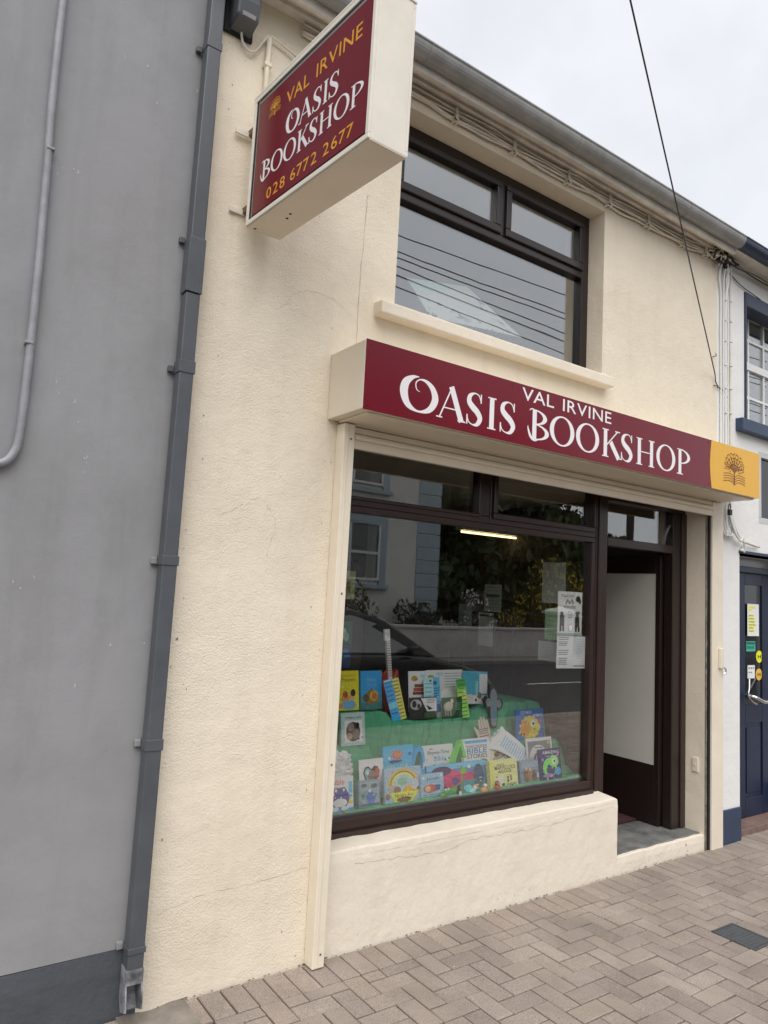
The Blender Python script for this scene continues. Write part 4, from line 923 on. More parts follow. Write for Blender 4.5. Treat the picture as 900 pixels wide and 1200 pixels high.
book("wide board book lettered Noah's Ark on a yellow boat", 2.548, .265, .551, .258, .196, .020, (138, 158, 176),
     [('e', .50, .55, .42, .42, (196, 158, 66)), ('e', .50, .55, .36, .36, (122, 110, 84)), ('e', .50, .55, .32, .32, (214, 186, 74)), ('e', .50, .55, .25, .26, (146, 170, 180)), ('e', .48, .62, .13, .11, (120, 158, 132)), ('e', .20, .44, .11, .12, (150, 146, 142)), ('e', .80, .52, .12, .15, (164, 170, 178)), ('e', .33, .40, .10, .10, (122, 92, 66)), ('e', .62, .40, .13, .10, (202, 150, 50)), ('p', [(.14, .34), (.90, .34), (.74, .06), (.26, .06)], (214, 194, 56)), ('e', .50, .14, .20, .07, (104, 74, 40)), ('t', "Noah's Ark", .27, .20, .76, .30, (30, 28, 24)), ('e', .07, .25, .06, .08, (130, 96, 70)), ('e', .94, .30, .05, .08, (176, 150, 60))])
book('pale blue Jonah book in front of the fish picture book', 2.745, .250, .554, .170, .146, .012, (126, 158, 178),
     [('t', 'Jonah', .26, .72, .80, .86, (40, 60, 90)), ('e', .40, .44, .30, .16, (172, 84, 70)), ('e', .30, .44, .12, .11, (212, 158, 120)), ('r', .62, .36, .82, .56, (52, 74, 120)), ('l', .1, .08, .9, .2, 3, (70, 100, 130)), ('e', .12, .85, .05, .05, (200, 214, 220)), ('e', .9, .9, .05, .05, (200, 214, 220))])
book('long picture book with a big magenta fish on teal water', 2.985, .305, .552, .470, .172, .018, (70, 124, 158),
     [('r', 0, .0, 1, .35, (64, 126, 120)), ('r', 0, .82, 1, 1, (96, 160, 200)), ('e', .34, .52, .26, .30, (176, 52, 96)), ('p', [(.50, .60), (.84, .70), (.84, .40), (.50, .40)], (168, 50, 92)), ('e', .86, .50, .09, .40, (50, 74, 104)), ('e', .24, .78, .16, .16, (66, 44, 90)), ('e', .46, .42, .06, .13, (86, 60, 120)), ('r', .56, .2, .59, .9, (94, 130, 70)), ('e', .60, .72, .06, .10, (120, 150, 60)), ('e', .16, .60, .03, .08, W_), ('e', .70, .84, .03, .06, (220, 220, 200)), ('e', .40, .14, .10, .10, (80, 150, 70)), ('e', .66, .15, .07, .10, (120, 180, 200)), ('e', .80, .13, .05, .09, (210, 140, 50))])
book('pale yellow book with brown hand lettered title at the front', 3.318, .250, .555, .235, .172, .032, (222, 218, 132),
     [('r', .04, .03, .12, .97, (206, 196, 70)), ('t', "GOD'S", .26, .80, .52, .87, (60, 52, 34)), ('t', 'MARVELLOUS', .17, .66, .92, .80, (66, 56, 34)), ('t', 'MESSAGE', .30, .55, .78, .64, (66, 56, 34)), ('e', .34, .30, .12, .16, (190, 206, 180)), ('e', .22, .22, .09, .10, (120, 84, 54)), ('r', .60, .22, .66, .42, (40, 40, 40)), ('r', .72, .26, .76, .46, (60, 50, 40)), ('l', .55, .08, .94, .16, 3, (80, 70, 50)), ('e', .45, .16, .06, .05, (60, 60, 50))])
book('grey blue book with brown figures beside the yellow book', 3.562, .265, .553, .178, .146, .040, (104, 122, 138),
     [('r', .10, .70, .95, .95, (122, 140, 152)), ('e', .32, .38, .16, .28, (110, 84, 66)), ('e', .52, .36, .15, .26, (128, 98, 76)), ('e', .72, .34, .13, .24, (94, 76, 66)), ('e', .32, .66, .07, .07, (176, 140, 110)), ('e', .52, .62, .07, .07, (180, 148, 118)), ('r', .84, .25, .95, .45, (170, 176, 176)), ('r', 0, 0, 1, .08, (70, 80, 96))])
book('navy AMAZING book with a bright green chameleon at the right', 3.748, .255, .558, .205, .200, .016, (44, 46, 96),
     [('t', 'AMAZING', .16, .84, .95, .94, (200, 190, 214)), ('l', .3, .76, .9, .76, 1, (150, 140, 180)), ('e', .46, .42, .32, .30, (106, 196, 88)), ('e', .50, .36, .20, .18, (44, 46, 96)), ('e', .66, .60, .22, .18, (120, 206, 96)), ('p', [(.60, .82), (.80, .68), (.55, .62)], (120, 206, 96)), ('e', .66, .60, .09, .09, (226, 230, 210)), ('e', .68, .60, .04, .04, K_), ('e', .38, .18, .26, .06, (130, 110, 150)), ('e', .82, .28, .13, .12, (70, 130, 190)), ('e', .15, .68, .05, .05, (150, 120, 180)), ('e', .86, .80, .04, .04, (190, 110, 160))])
# --- middle row
book('sky blue book with an orange sun burst', 2.672, .485, .636, .228, .178, .016, (74, 158, 206),
     [('star', .45, .70, .26, .22, 10, .45, (190, 96, 52)), ('e', .45, .70, .10, .085, (206, 120, 80)), ('e', .40, .50, .22, .05, (44, 74, 130)), ('e', .2, .62, .05, .05, W_), ('r', .82, .66, .92, .76, (56, 96, 160)), ('t', 'JUST LOVE', .10, .22, .80, .40, (176, 190, 160)), ('r', 0, 0, 1, .12, (60, 130, 190))])
book('white Rhyme-Time Bible book with blue lettering', 2.975, .480, .638, .246, .158, .026, (230, 232, 230),
     [('t', 'My', .22, .82, .36, .90, (130, 90, 100)), ('t', 'Rhyme-Time', .16, .62, .86, .80, (58, 72, 92)), ('t', 'Bible', .36, .40, .74, .58, (70, 140, 180)), ('t', 'for little ones', .40, .27, .82, .35, (130, 150, 160)), ('e', .50, .10, .06, .10, K_), ('e', .66, .09, .06, .09, (120, 60, 40)), ('e', .84, .10, .06, .10, (54, 44, 40)), ('e', .36, .05, .05, .06, (160, 130, 90))])
book('white book lettered BIBLE STORIES under a blue band', 3.262, .440, .634, .228, .188, .024, (232, 233, 230),
     [('r', .07, .86, .92, .95, (70, 148, 204)), ('t', "YOUNG CHILDREN'S", .10, .70, .90, .80, (84, 66, 58)), ('t', 'BIBLE', .13, .53, .88, .69, (34, 100, 164)), ('t', 'STORIES', .13, .37, .88, .51, (54, 56, 66)), ('e', .74, .20, .16, .13, (110, 88, 66)), ('e', .30, .14, .10, .10, (176, 172, 160)), ('e', .58, .10, .08, .08, (140, 120, 90))])
book('beige picture book half hidden behind the yellow book', 3.472, .470, .634, .168, .142, .014, (192, 184, 164), [('p', [(.1, .2), (.9, .85), (.95, .3)], (146, 132, 116)), ('e', .5, .5, .14, .12, (110, 70, 60))], roll=-8)
card('card with a round white animal picture at the right', 3.783, .375, .553, .250, .250, .006, (206, 208, 206),
     [('r', .06, .04, .94, .92, (118, 122, 120)), ('e', .45, .46, .36, .36, W_), ('e', .46, .42, .22, .22, (110, 96, 84)), ('e', .40, .48, .07, .07, (190, 180, 170)), ('l', .3, .74, .62, .74, 1, (80, 80, 80)), ('e', .86, .86, .05, .05, (160, 170, 60))])
book('deep blue book with a round orange creature standing higher at the right', 3.825, .520, .762, .275, .206, .016, (44, 92, 152),
     [('star', .48, .40, .37, .40, 14, .88, (222, 170, 50)), ('e', .32, .38, .18, .27, (214, 130, 40)), ('e', .60, .52, .09, .11, W_), ('e', .61, .52, .04, .05, K_), ('e', .76, .40, .10, .10, (226, 180, 60)), ('e', .86, .60, .05, .06, (200, 70, 60)), ('t', 'GOD MADE', .16, .84, .56, .95, (220, 226, 232)), ('t', 'ANIMALS', .60, .74, .94, .84, (190, 206, 222))], lean=6)
book('pale grey book with a dark animal picture standing left above the heart card', 2.340, .495, .840, .164, .182, .022, (150, 168, 166),
     [('r', .15, .10, .88, .76, (196, 206, 202)), ('e', .5, .42, .30, .30, (66, 60, 56)), ('e', .40, .58, .14, .12, (120, 110, 100)), ('e', .62, .34, .16, .14, (104, 92, 80)), ('e', .34, .28, .12, .10, (150, 120, 96)), ('t', 'ANIMAL TALES', .18, .82, .86, .88, (90, 104, 104)), ('e', .68, .60, .08, .10, (30, 28, 28))])
# hoop-handled carry cases
def handle_case(label, cx, y, z0, w, h, col, peak):
    o = thing('handle_case', label, 'toy', (cx, y, z0)); mt = ink(*col); n = 14
    outer = [(-w/2, 0), (-w/2, h*.30)]+[(-w/2*math.cos(math.pi*i/n) if not peak else -w/2*(1-2*i/n), h*.30+h*.70*(math.sin(math.pi*i/n) if not peak else 1-abs(1-2*i/n)**1.3)) for i in range(1, n)]+[(w/2, h*.30), (w/2, 0)]
    k = .62; inner = [(p[0]*k, max(p[1]*.80, h*.16)) for p in outer]; b = MB()
    for q in range(len(outer)-1):
        a0, a1, b0, b1 = outer[q], outer[q+1], inner[q], inner[q+1]
        b.add([(a0[0], 0, a0[1]), (a1[0], 0, a1[1]), (b1[0], 0, b1[1]), (b0[0], 0, b0[1]), (a0[0], .03, a0[1]), (a1[0], .03, a1[1]), (b1[0], .03, b1[1]), (b0[0], .03, b0[1])], [(0, 1, 2, 3), (4, 7, 6, 5), (0, 4, 5, 1), (3, 2, 6, 7)])
    b.build('hoop', mt, o); box('base', -w/2, w/2, -.012, .04, -.004, h*.17, mt, o, bevel=.006); return o
handle_case('sky blue hoop handled case between the blue and white books', 2.818, .49, .637, .098, .168, (64, 150, 204), False)
handle_case('green peaked handled case beside the BIBLE STORIES book', 3.118, .452, .640, .125, .182, (100, 186, 86), True)
# cut-out footprint, hand plaque, cross plaque, paper flower
def cutout(name, label, cat, outline, col, t, loc, lean, roll, extra=None, edge=None):
    o = thing(name, label, cat, loc, None, (R(-lean), R(roll), 0)); b = MB(); b.prism(outline, 'y', 0, t, ink(*col)); b.build('shape', None, o, bevel=.0015)
    if extra:
        o['_w'], o['_h'], o['_y'] = 1.0, 1.0, 0.0
        put(o, 'print', extra)
        for k in ('_w', '_h', '_y'): del o[k]
    return o
foot = []
for a, b in ((.00, .0), (.045, .01), (.075, .05), (.085, .12), (.09, .20), (.088, .25)): foot.append((a, b))
for cx_, r_ in ((.080, .020), (.046, .024), (.010, .027), (-.030, .030), (-.075, .040)):
    foot += [(cx_+r_*math.cos(R(20+x_)), .265+(.072-cx_)*.16+r_*math.sin(R(20+x_))) for x_ in (0, 40, 80, 120, 150)]
foot += [(-.080, .24), (-.060, .17), (-.050, .10), (-.048, .04), (-.030, .008)]
foot = [(a*.86, b*1.12) for a, b in foot]
cutout('paper_footprint', 'white paper footprint printed with lines of text leaning right of centre', 'paper', foot, (206, 220, 230), .003, (3.700, .405, .640), 14, -55, [('l', .5-.030, .06, .5+.052, .25, 11, (128, 158, 192))])
hand = [(-.05, 0), (.05, 0), (.06, .06)]
for k, hx in enumerate((.050, .028, .004, -.020)):
    top = (.135, .155, .160, .145)[k]; hand += [(hx+.010, .08), (hx+.009, top-.008), (hx, top), (hx-.009, top-.008), (hx-.010, .08)]
hand += [(-.040, .075), (-.066, .105), (-.076, .095), (-.060, .04)]
cutout('hand_plaque', 'beige hand shaped plaque propped on the cloth below the cross', 'plaque', hand, (170, 160, 150), .010, (3.430, .555, .775), 16, -6, [('l', .5-.04, .012, .5+.045, .03, 2, (150, 60, 70)), ('l', .5-.04, .05, .5+.045, .075, 3, (96, 90, 84))])
cr_ = [(-.022, 0), (.0, -.012), (.022, 0), (.030, .06), (.030, .125), (.062, .118), (.075, .150), (.062, .182), (.032, .176), (.034, .205), (.022, .238), (0, .255), (-.022, .238), (-.034, .205), (-.032, .176), (-.062, .182), (-.075, .150), (-.062, .118), (-.030, .125), (-.030, .06)]
x_c = cutout('cross_plaque', 'slate blue cross shaped plaque leaning behind the hand plaque', 'cross', [(a*1.25, b*1.08) for a, b in cr_], (36, 40, 44), .016, (3.560, .615, .850), 12, 8, [('p', [(.5+a*1.02, b*.96+.012) for a, b in cr_], (112, 118, 120)), ('e', .5, .215, .026, .024, (110, 116, 118)), ('l', .5-.016, .03, .5+.022, .15, 8, (60, 120, 150))])
fl = thing('paper_flower', 'white crepe paper flower shape at the left edge of the display', 'paper flower', (2.165, .40, .575), None, (R(-10), 0, 0))
b = MB()
for cx_, cz_, r_ in ((.0, .19, .085), (.055, .15, .075), (-.04, .27, .07), (.01, .08, .06), (.07, .21, .05), (-.02, .34, .045)):
    n = 26; rr = lambda i: r_*(1+.07*math.sin(i*5*2*math.pi/n*1.0)+.03*math.cos(i*9))
    ring = [(cx_+rr(i)*math.cos(2*math.pi*i/n), .012*math.sin(i*2.4)-.01*(cx_*12), cz_+rr(i)*math.sin(2*math.pi*i/n)) for i in range(n)]
    b.add(ring+[(cx_, -.026, cz_)]+[(p[0]*.5+cx_*.5, p[1]-.014+.006*math.sin(k*3.), p[2]*.5+cz_*.5) for k, p in enumerate(ring)], [(i, (i+1) % n, n+1+(i+1) % n, n+1+i) for i in range(n)]+[(n+1+i, n+1+(i+1) % n, n) for i in range(n)])
b.tube([(.0, .02, -.02), (.0, .02, .15)], .006, 6); b.build('petals', ink(206, 214, 206), fl, smooth=True)
# little figures along the hem
def figure(name, label, cx, y, z, parts):
    o = thing(name, label, 'toy', (cx, y, z), 'little toy figures along the front of the display')
    for nm, (x, yy, zz), (a, b_, c), col in parts:
        m_ = MB(); n1, n2 = 10, 7
        vs_ = [(x+a*math.cos(2*math.pi*i/n1)*math.sin(math.pi*j/n2), yy+b_*math.sin(2*math.pi*i/n1)*math.sin(math.pi*j/n2), zz+c*math.cos(math.pi*j/n2)) for j in range(n2+1) for i in range(n1)]
        m_.add(vs_, [(j*n1+i, j*n1+(i+1) % n1, (j+1)*n1+(i+1) % n1, (j+1)*n1+i) for j in range(n2) for i in range(n1)]); m_.build(nm, ink(*col), o, smooth=True)
FZ = .556
figure('toy_frog', 'little green frog toy by the fish picture book', 2.800, .228, FZ, [('body', (0, 0, .022), (.030, .02, .022), (52, 130, 62)), ('head', (.012, -.008, .045), (.022, .016, .016), (64, 146, 70)), ('eye', (.002, -.018, .060), (.007, .007, .007), W_), ('eye', (.022, -.018, .060), (.007, .007, .007), W_), ('leg', (-.032, -.006, .008), (.014, .012, .008), (52, 130, 62)), ('leg', (.034, -.006, .008), (.014, .012, .008), (52, 130, 62))])
figure('toy_penguin', 'little black and white penguin toy by the fish picture book', 2.920, .228, FZ, [('body', (0, 0, .025), (.018, .016, .027), (40, 44, 52)), ('belly', (0, -.007, .022), (.012, .012, .020), W_), ('head', (0, 0, .056), (.013, .013, .013), (40, 44, 52)), ('beak', (0, -.014, .055), (.004, .006, .003), (220, 150, 50))])
figure('toy_bird', 'little pale blue bird toy by the fish picture book', 3.020, .228, FZ, [('body', (0, 0, .020), (.030, .018, .020), (120, 186, 206)), ('head', (.020, -.002, .040), (.015, .014, .014), (190, 214, 220)), ('tail', (-.032, 0, .026), (.014, .006, .008), (96, 160, 190))])
figure('toy_duck', 'little orange duck toy by the fish picture book', 3.120, .228, FZ, [('body', (0, 0, .018), (.028, .018, .018), (206, 136, 56)), ('head', (.006, -.002, .044), (.013, .013, .013), (224, 214, 200)), ('beak', (.010, -.018, .042), (.006, .007, .003), (230, 120, 40))])
figure('toy_robin', 'little brown and red toy at the foot of the yellow book', 3.225, .222, FZ, [('body', (0, 0, .020), (.026, .018, .020), (128, 74, 50)), ('breast', (.004, -.008, .018), (.018, .012, .014), (186, 64, 48)), ('head', (.002, 0, .044), (.015, .014, .013), (140, 84, 58)), ('eye', (-.003, -.013, .047), (.004, .003, .004), W_)])
# --- back tier
book('yellow Prayer book with two children at the left of the back tier', 2.437, .720, .996, .155, .236, .018, (208, 180, 24),
     [('t', 'My First Book of', .16, .84, .84, .90, (150, 110, 20)), ('t', 'Prayers', .18, .70, .84, .82, (120, 78, 30)), ('e', .36, .30, .17, .14, (196, 120, 72)), ('e', .36, .40, .12, .09, (150, 66, 40)), ('e', .68, .36, .13, .12, (200, 140, 96)), ('e', .72, .44, .12, .09, (34, 28, 30)), ('e', .52, .14, .36, .12, (98, 146, 178)), ('e', .22, .60, .05, .03, (230, 220, 150)), ('e', .14, .12, .10, .06, (214, 120, 60))], lean=7)
book('blue book with a brown animal picture next to the yellow Prayer book', 2.608, .720, .993, .160, .236, .018, (40, 132, 186),
     [('r', 0, .0, 1, .18, (48, 110, 108)), ('r', 0, .18, 1, .36, (60, 120, 140)), ('e', .52, .32, .34, .18, (122, 92, 50)), ('e', .62, .36, .20, .14, (178, 136, 56)), ('e', .64, .34, .12, .09, (146, 96, 40)), ('e', .24, .30, .14, .10, (80, 76, 60)), ('t', 'Bible', .30, .72, .72, .82, (100, 170, 206)), ('t', 'Stories', .28, .60, .74, .70, (96, 160, 196))], lean=7)
gt = thing('toy_guitar', 'small red toy guitar standing behind the bookmarks', 'guitar', (2.815, .790, .955), None, (R(-8), R(-2), 0)); gt.scale = (1.2, 1.2, 1.12)
gb = []
for a in range(0, 360, 12):
    r_ = .068+.016*math.cos(R(2*a))-.004*math.sin(R(a)); gb.append((r_*.95*math.sin(R(a)), .115+r_*1.75*math.cos(R(a))*(1-.12*math.cos(R(a)))))
b = MB(); b.prism(gb, 'y', 0, .03); gbo = b.build('body', plain('red_gloss', s2l(150, 44, 22), .25), gt, bevel=.004)
box('pickguard', -.03, .035, -.003, 0, .06, .15, ink(206, 120, 70), gt, bevel=.001)
for s_ in (-1, 1):
    b = MB(); b.tube(catmull([(s_*.030, .015, .17), (s_*.046, .015, .20), (s_*.052, .015, .225), (s_*.048, .015, .242)], 5), [.022]*8+[.02, .019, .018, .017, .015, .012, .008, .003], 8); b.build('horn', MATS['red_gloss'], gt, smooth=True)
nk = box('neck', -.013, .013, -.008, .010, .17, .405, ink(176, 172, 168), gt, bevel=.002)
for k in range(14): box('fret', -.0125, .0125, -.0095, -.0082, .205+k*.0142, .208+k*.0142, ink(70, 60, 54), nk)
box('headstock', -.020, .018, -.004, .012, .405, .475, ink(206, 190, 186), gt, bevel=.004)
bookmark('blue lined bookmark leaning in front of the toy guitar', 2.760, .655, .925, .066, .262, .002, (70, 140, 206), [('l', .12, .08, .88, .92, 9, (28, 70, 130)), ('r', 0, .3, 1, .45, (110, 176, 224)), ('r', .1, .95, .9, .985, (200, 220, 236)), ('r', 0, 0, 1, .1, (40, 150, 214))], lean=10, roll=-13)
bookmark('yellow lined bookmark leaning in front of the toy guitar', 2.815, .672, .930, .070, .258, .002, (196, 182, 92), [('l', .1, .06, .9, .92, 11, (96, 82, 30)), ('r', .1, .52, .9, .56, (214, 206, 140)), ('e', .25, .7, .1, .03, (120, 100, 40))], lean=10, roll=-11)
card('white card with a cake picture at the left of the pale cards', 3.003, .745, .955, .164, .262, .003, (190, 204, 206), [('e', .30, .82, .16, .07, (130, 140, 60)), ('e', .38, .80, .10, .04, (180, 90, 60)), ('r', .30, .60, .78, .68, (116, 70, 60)), ('r', .24, .50, .86, .59, (150, 66, 56)), ('r', .20, .42, .90, .49, (110, 54, 48)), ('e', .72, .88, .16, .05, (150, 180, 200)), ('r', 0, .0, 1, .36, (126, 120, 112)), ('e', .7, .2, .14, .10, (90, 60, 44))], lean=6)
card('wide white card with verse and a yellow flower in the back tier', 3.249, .765, .952, .326, .266, .003, (208, 214, 212), [('e', .12, .82, .09, .06, (130, 140, 60)), ('e', .16, .80, .05, .04, (190, 120, 50)), ('e', .36, .90, .10, .05, (150, 180, 200)), ('l', .48, .56, .94, .90, 6, (130, 140, 146)), ('p', [(.30, .26), (.72, .12), (.70, .06), (.30, .18)], (124, 96, 62)), ('p', [(.66, .14), (.70, .46), (.80, .20), (.86, .12)], (212, 190, 60)), ('r', .0, .0, 1, .06, (190, 196, 190))], lean=6)
card('teal and white card at the right end of the pale cards', 3.500, .745, .985, .232, .222, .003, (70, 146, 170), [('r', .66, .32, .98, .92, (206, 212, 214)), ('r', 0, 0, 1, .26, (200, 200, 192)), ('e', .66, .26, .10, .10, (120, 96, 80)), ('e', .52, .12, .04, .05, (60, 56, 56)), ('e', .8, .14, .06, .05, (110, 100, 94)), ('e', .3, .2, .12, .10, (176, 178, 170)), ('r', .50, .26, .60, .70, (120, 180, 196))], lean=6, roll=3)
bookmark('pale blue bookmark left of the sheep card', 3.062, .700, .920, .082, .258, .002, (150, 200, 224), [('l', .12, .12, .88, .84, 8, (70, 130, 170)), ('e', .7, .92, .12, .03, (40, 70, 110)), ('r', .0, .36, 1, .40, (190, 222, 236))], lean=8)
bookmark('deeper blue bookmark just left of the sheep card', 3.140, .716, .915, .080, .262, .002, (86, 160, 208), [('l', .1, .40, .9, .72, 6, (30, 76, 130)), ('e', .4, .86, .28, .05, (40, 80, 140)), ('p', [(0, .0), (1, .0), (1, .2)], (214, 226, 232)), ('r', .1, .14, .9, .34, (50, 110, 170))], lean=8, roll=-2)
card('dark photo card with white speech text in front of the cake card', 2.980, .665, .924, .226, .136, .003, (54, 52, 50), [('e', .24, .68, .20, .24, (150, 152, 150)), ('e', .18, .70, .08, .16, (44, 42, 42)), ('e', .34, .60, .06, .12, (60, 58, 56)), ('p', [(.42, .96), (.99, .96), (.99, .34), (.64, .34)], (204, 218, 224)), ('l', .62, .74, .96, .88, 3, (60, 70, 80)), ('p', [(.60, .66), (.84, .46), (.70, .40)], (46, 42, 44)), ('r', .55, .05, 1, .30, (70, 90, 60))], lean=6)
card('dark green card with a standing white sheep', 3.226, .665, .917, .178, .134, .003, (36, 84, 52), [('e', .32, .56, .23, .22, (156, 152, 138)), ('e', .50, .82, .08, .12, (176, 170, 156)), ('e', .34, .62, .20, .18, (170, 166, 150)), ('r', .15, .12, .20, .40, (140, 136, 122)), ('r', .26, .12, .31, .38, (140, 136, 122)), ('r', .40, .12, .45, .38, (150, 146, 132)), ('l', .66, .40, .92, .70, 4, (150, 176, 150)), ('r', 0, 0, 1, .10, (30, 66, 40))], lean=6)
bookmark('lime green lined bookmark right of the sheep card', 3.340, .665, .912, .082, .258, .002, (136, 196, 84), [('r', 0, .78, 1, 1, (70, 146, 76)), ('r', 0, .45, 1, .60, (196, 220, 90)), ('l', .1, .06, .9, .94, 10, (44, 104, 50)), ('e', .75, .66, .12, .035, (226, 236, 210))], lean=8, roll=-6)
# --- papers on the glass and on the partition
def sheet(label, x0, x1, z0, z1, y, col, art, name='poster', roll=0):
    o = thing(name, label, name, ((x0+x1)/2, y, z0), None, (0, R(roll), 0)); w, h = x1-x0, z1-z0; o['_w'], o['_h'], o['_y'] = w, h, 0.0
    box('paper', -w/2, w/2, 0, .0008, 0, h, ink(*col), o); put(o, 'print', art)
    for k in ('_w', '_h', '_y'): del o[k]
    return o
sheet('white WANTED poster with black cartoon figures taped inside the shop glass', 3.703, 3.945, 1.500, 1.792, .2035, (232, 233, 230),
      [('t', 'COLLECTORS', .12, .87, .66, .93, (40, 40, 40)), ('p', [(.28, .72), (.38, .84), (.48, .76), (.58, .86), (.66, .72), (.60, .72), (.56, .80), (.48, .70), (.38, .78), (.34, .72)], (120, 120, 120)), ('t', 'WANTED', .24, .62, .74, .68, (30, 30, 30)), ('t', 'Buy', .42, .52, .58, .56, (40, 40, 40)), ('t', 'and', .42, .46, .58, .50, (40, 40, 40)), ('t', 'sell', .42, .40, .58, .44, (40, 40, 40)), ('e', .82, .84, .10, .07, (30, 30, 30)), ('e', .90, .78, .05, .05, (30, 30, 30)), ('e', .16, .50, .07, .045, (30, 30, 30)), ('r', .08, .22, .26, .46, (44, 44, 44)), ('r', .08, .10, .15, .22, (30, 30, 30)), ('r', .19, .10, .26, .22, (30, 30, 30)), ('e', .80, .52, .10, .035, (30, 30, 30)), ('e', .80, .47, .06, .04, (60, 60, 60)), ('r', .71, .20, .88, .43, (36, 36, 36)), ('r', .72, .09, .78, .20, (30, 30, 30)), ('r', .83, .09, .90, .20, (30, 30, 30)), ('e', .52, .18, .09, .09, (150, 150, 150)), ('e', .52, .18, .07, .07, (232, 233, 230)), ('r', .0, .0, 1, .055, (110, 124, 116))])
sheet('white opening times leaflet taped inside the shop glass below the poster', 3.700, 3.990, 1.285, 1.497, .2034, (220, 228, 236),
      [('r', .0, .0, .46, 1, (236, 234, 226)), ('l', .06, .88, .40, .94, 2, (70, 66, 62)), ('l', .06, .70, .36, .80, 3, (60, 60, 60)), ('l', .06, .42, .40, .54, 3, (60, 60, 60)), ('l', .06, .12, .36, .30, 4, (70, 70, 70)), ('l', .66, .30, .86, .90, 9, (150, 160, 172)), ('r', .58, .06, .96, .09, (90, 96, 104))], 'leaflet', roll=1)
def part_sheet(label, y0, y1, z0, z1, col, art):
    o = thing('notice_sheet', label, 'notice', (4.1055, (y0+y1)/2, z0), None, (0, 0, R(-90))); w, h = abs(y1-y0), z1-z0; o['_w'], o['_h'], o['_y'] = w, h, 0.0
    box('paper', -w/2, w/2, 0, .0008, 0, h, ink(*col), o); put(o, 'print', art)
    for k in ('_w', '_h', '_y'): del o[k]
ln = lambda n, c=(120, 122, 118): [('l', .12, .15, .88, .88, n, c)]
part_sheet('large pale grey sheet hung inside above the WANTED poster', .715, .49, 1.708, 2.01, (196, 200, 196), [])
part_sheet('pale green sheet hung inside just left of the WANTED poster', .678, .512, 1.44, 1.67, (150, 186, 140), [('r', .5, .05, .95, .3, (176, 200, 168))]+ln(6, (120, 150, 116)))
part_sheet('pale blue sheet hung inside left of the leaflet', .736, .522, 1.283, 1.425, (196, 204, 212), ln(5, (170, 178, 186)))
part_sheet('grey printed sheet hung inside near the middle of the shop window', 1.34, 1.142, 1.612, 1.832, (176, 180, 168), [('r', .1, .55, .9, .63, (84, 86, 80))]+ln(7))
part_sheet('small grey sheet hung inside, leftmost of the hung sheets', 1.648, 1.487, 1.466, 1.659, (150, 156, 142), ln(5))
part_sheet('tall pale sheet hung inside below the grey printed sheet', 1.397, 1.226, 1.333, 1.600, (190, 192, 184), [('r', .05, .88, .95, .95, (80, 84, 80))])
rk = thing('card_rack', 'slim dark card rack standing at the left inside the shop window', 'card rack', (2.60, .98, .55)); box('post', -.012, .012, -.012, .012, -.01, 1.38, M_dkbrown, rk); box('rack_panel', -.16, .05, -.030, -.022, .62, 1.36, M_dkbrown, rk)
for z, c, nm in ((1.378, (52, 96, 84), 'dark teal picture card in the rack at the left of the window'), (1.225, (30, 62, 100), 'navy card with pale lettering in the rack at the left of the window'), (1.665, (150, 158, 96), 'pale olive card topmost in the rack at the left of the window')):
    item('rack_card', nm, 'card', 2.523, .948, z, .115, .145 if z < 1.5 else .185, .002, c, [('t', 'made', .1, .66, .8, .84, (80, 150, 200)), ('t', 'for you', .1, .42, .9, .6, (80, 150, 200))] if z < 1.3 else [('e', .4, .45, .22, .25, (150, 170, 150)), ('e', .62, .3, .16, .2, (120, 150, 130)), ('e', .3, .75, .1, .1, (30, 50, 46))] if z < 1.5 else [('e', .5, .4, .2, .3, (120, 110, 60))], lean=0)
# --- lit strip light on the shop ceiling
lt = thing('strip_light', 'lit fluorescent strip light on the shop ceiling', 'ceiling light', (4.79, 2.0, -.062))
box('fitting', -.42, .42, -.05, .05, 2.40, 2.46, plain('white_enamel', (.7, .7, .68), .4), lt, bevel=.006)
tb = MB(); tb.tube([(-.40, -.015, 2.382), (.40, -.015, 2.382)], .009, 10); tb.build('tube', plain('lit_tube', (1.0, .74, .34), .5, emit=2.2), lt, smooth=True)
box('suspension', -.30, -.29, -.005, .005, 2.46, 2.62, M_dkbrown, lt); box('suspension', .29, .30, -.005, .005, 2.46, 2.62, M_dkbrown, lt)
# --- board propped in the upstairs window
ub = thing('propped_picture', 'pale blue snowy landscape picture lying against the upstairs window', 'picture', (2.53, .212, 3.335))
BLc, BRc, TRc, TLc = Vector((0, 0, .03)), Vector((.77, .0, .095)), Vector((.42, .17, .40)), Vector((-.07, .17, .31)); bk_ = Vector((0, .006, 0))
b = MB(); b.add([BLc, BRc, TRc, TLc]+[p+bk_ for p in (BLc, BRc, TRc, TLc)], [(0, 1, 2, 3), (7, 6, 5, 4), (0, 4, 5, 1), (1, 5, 6, 2), (2, 6, 7, 3), (3, 7, 4, 0)])
b.build('board', ink(214, 232, 238), ub)
rr_ = random.Random(4); b = MB()
def onb(u, v, d): return BLc.lerp(BRc, u).lerp(TLc.lerp(TRc, u), v)-Vector((0, d, -d*.5))
b.add([onb(u, v, .0008) for u, v in ((.02, .62), (.98, .62), (.98, .97), (.02, .97))], [(0, 1, 2, 3)], ink(166, 210, 224))
for k in range(70):
    u, v, a = rr_.uniform(.02, .9), rr_.uniform(.04, .62), rr_.uniform(.02, .07); c_ = rr_.choice([(236, 240, 242), (236, 240, 242), (150, 176, 188), (206, 222, 228), (104, 124, 136)])
    b.add([onb(u, v, .0012+.00006*k), onb(min(.98, u+a*1.4), v+a*rr_.uniform(-.3, .4), .0012+.00006*k), onb(u+a*.4, min(.97, v+a*2), .0012+.00006*k)], [(0, 1, 2)], ink(*c_))
b.build('print', None, ub, recalc=False)
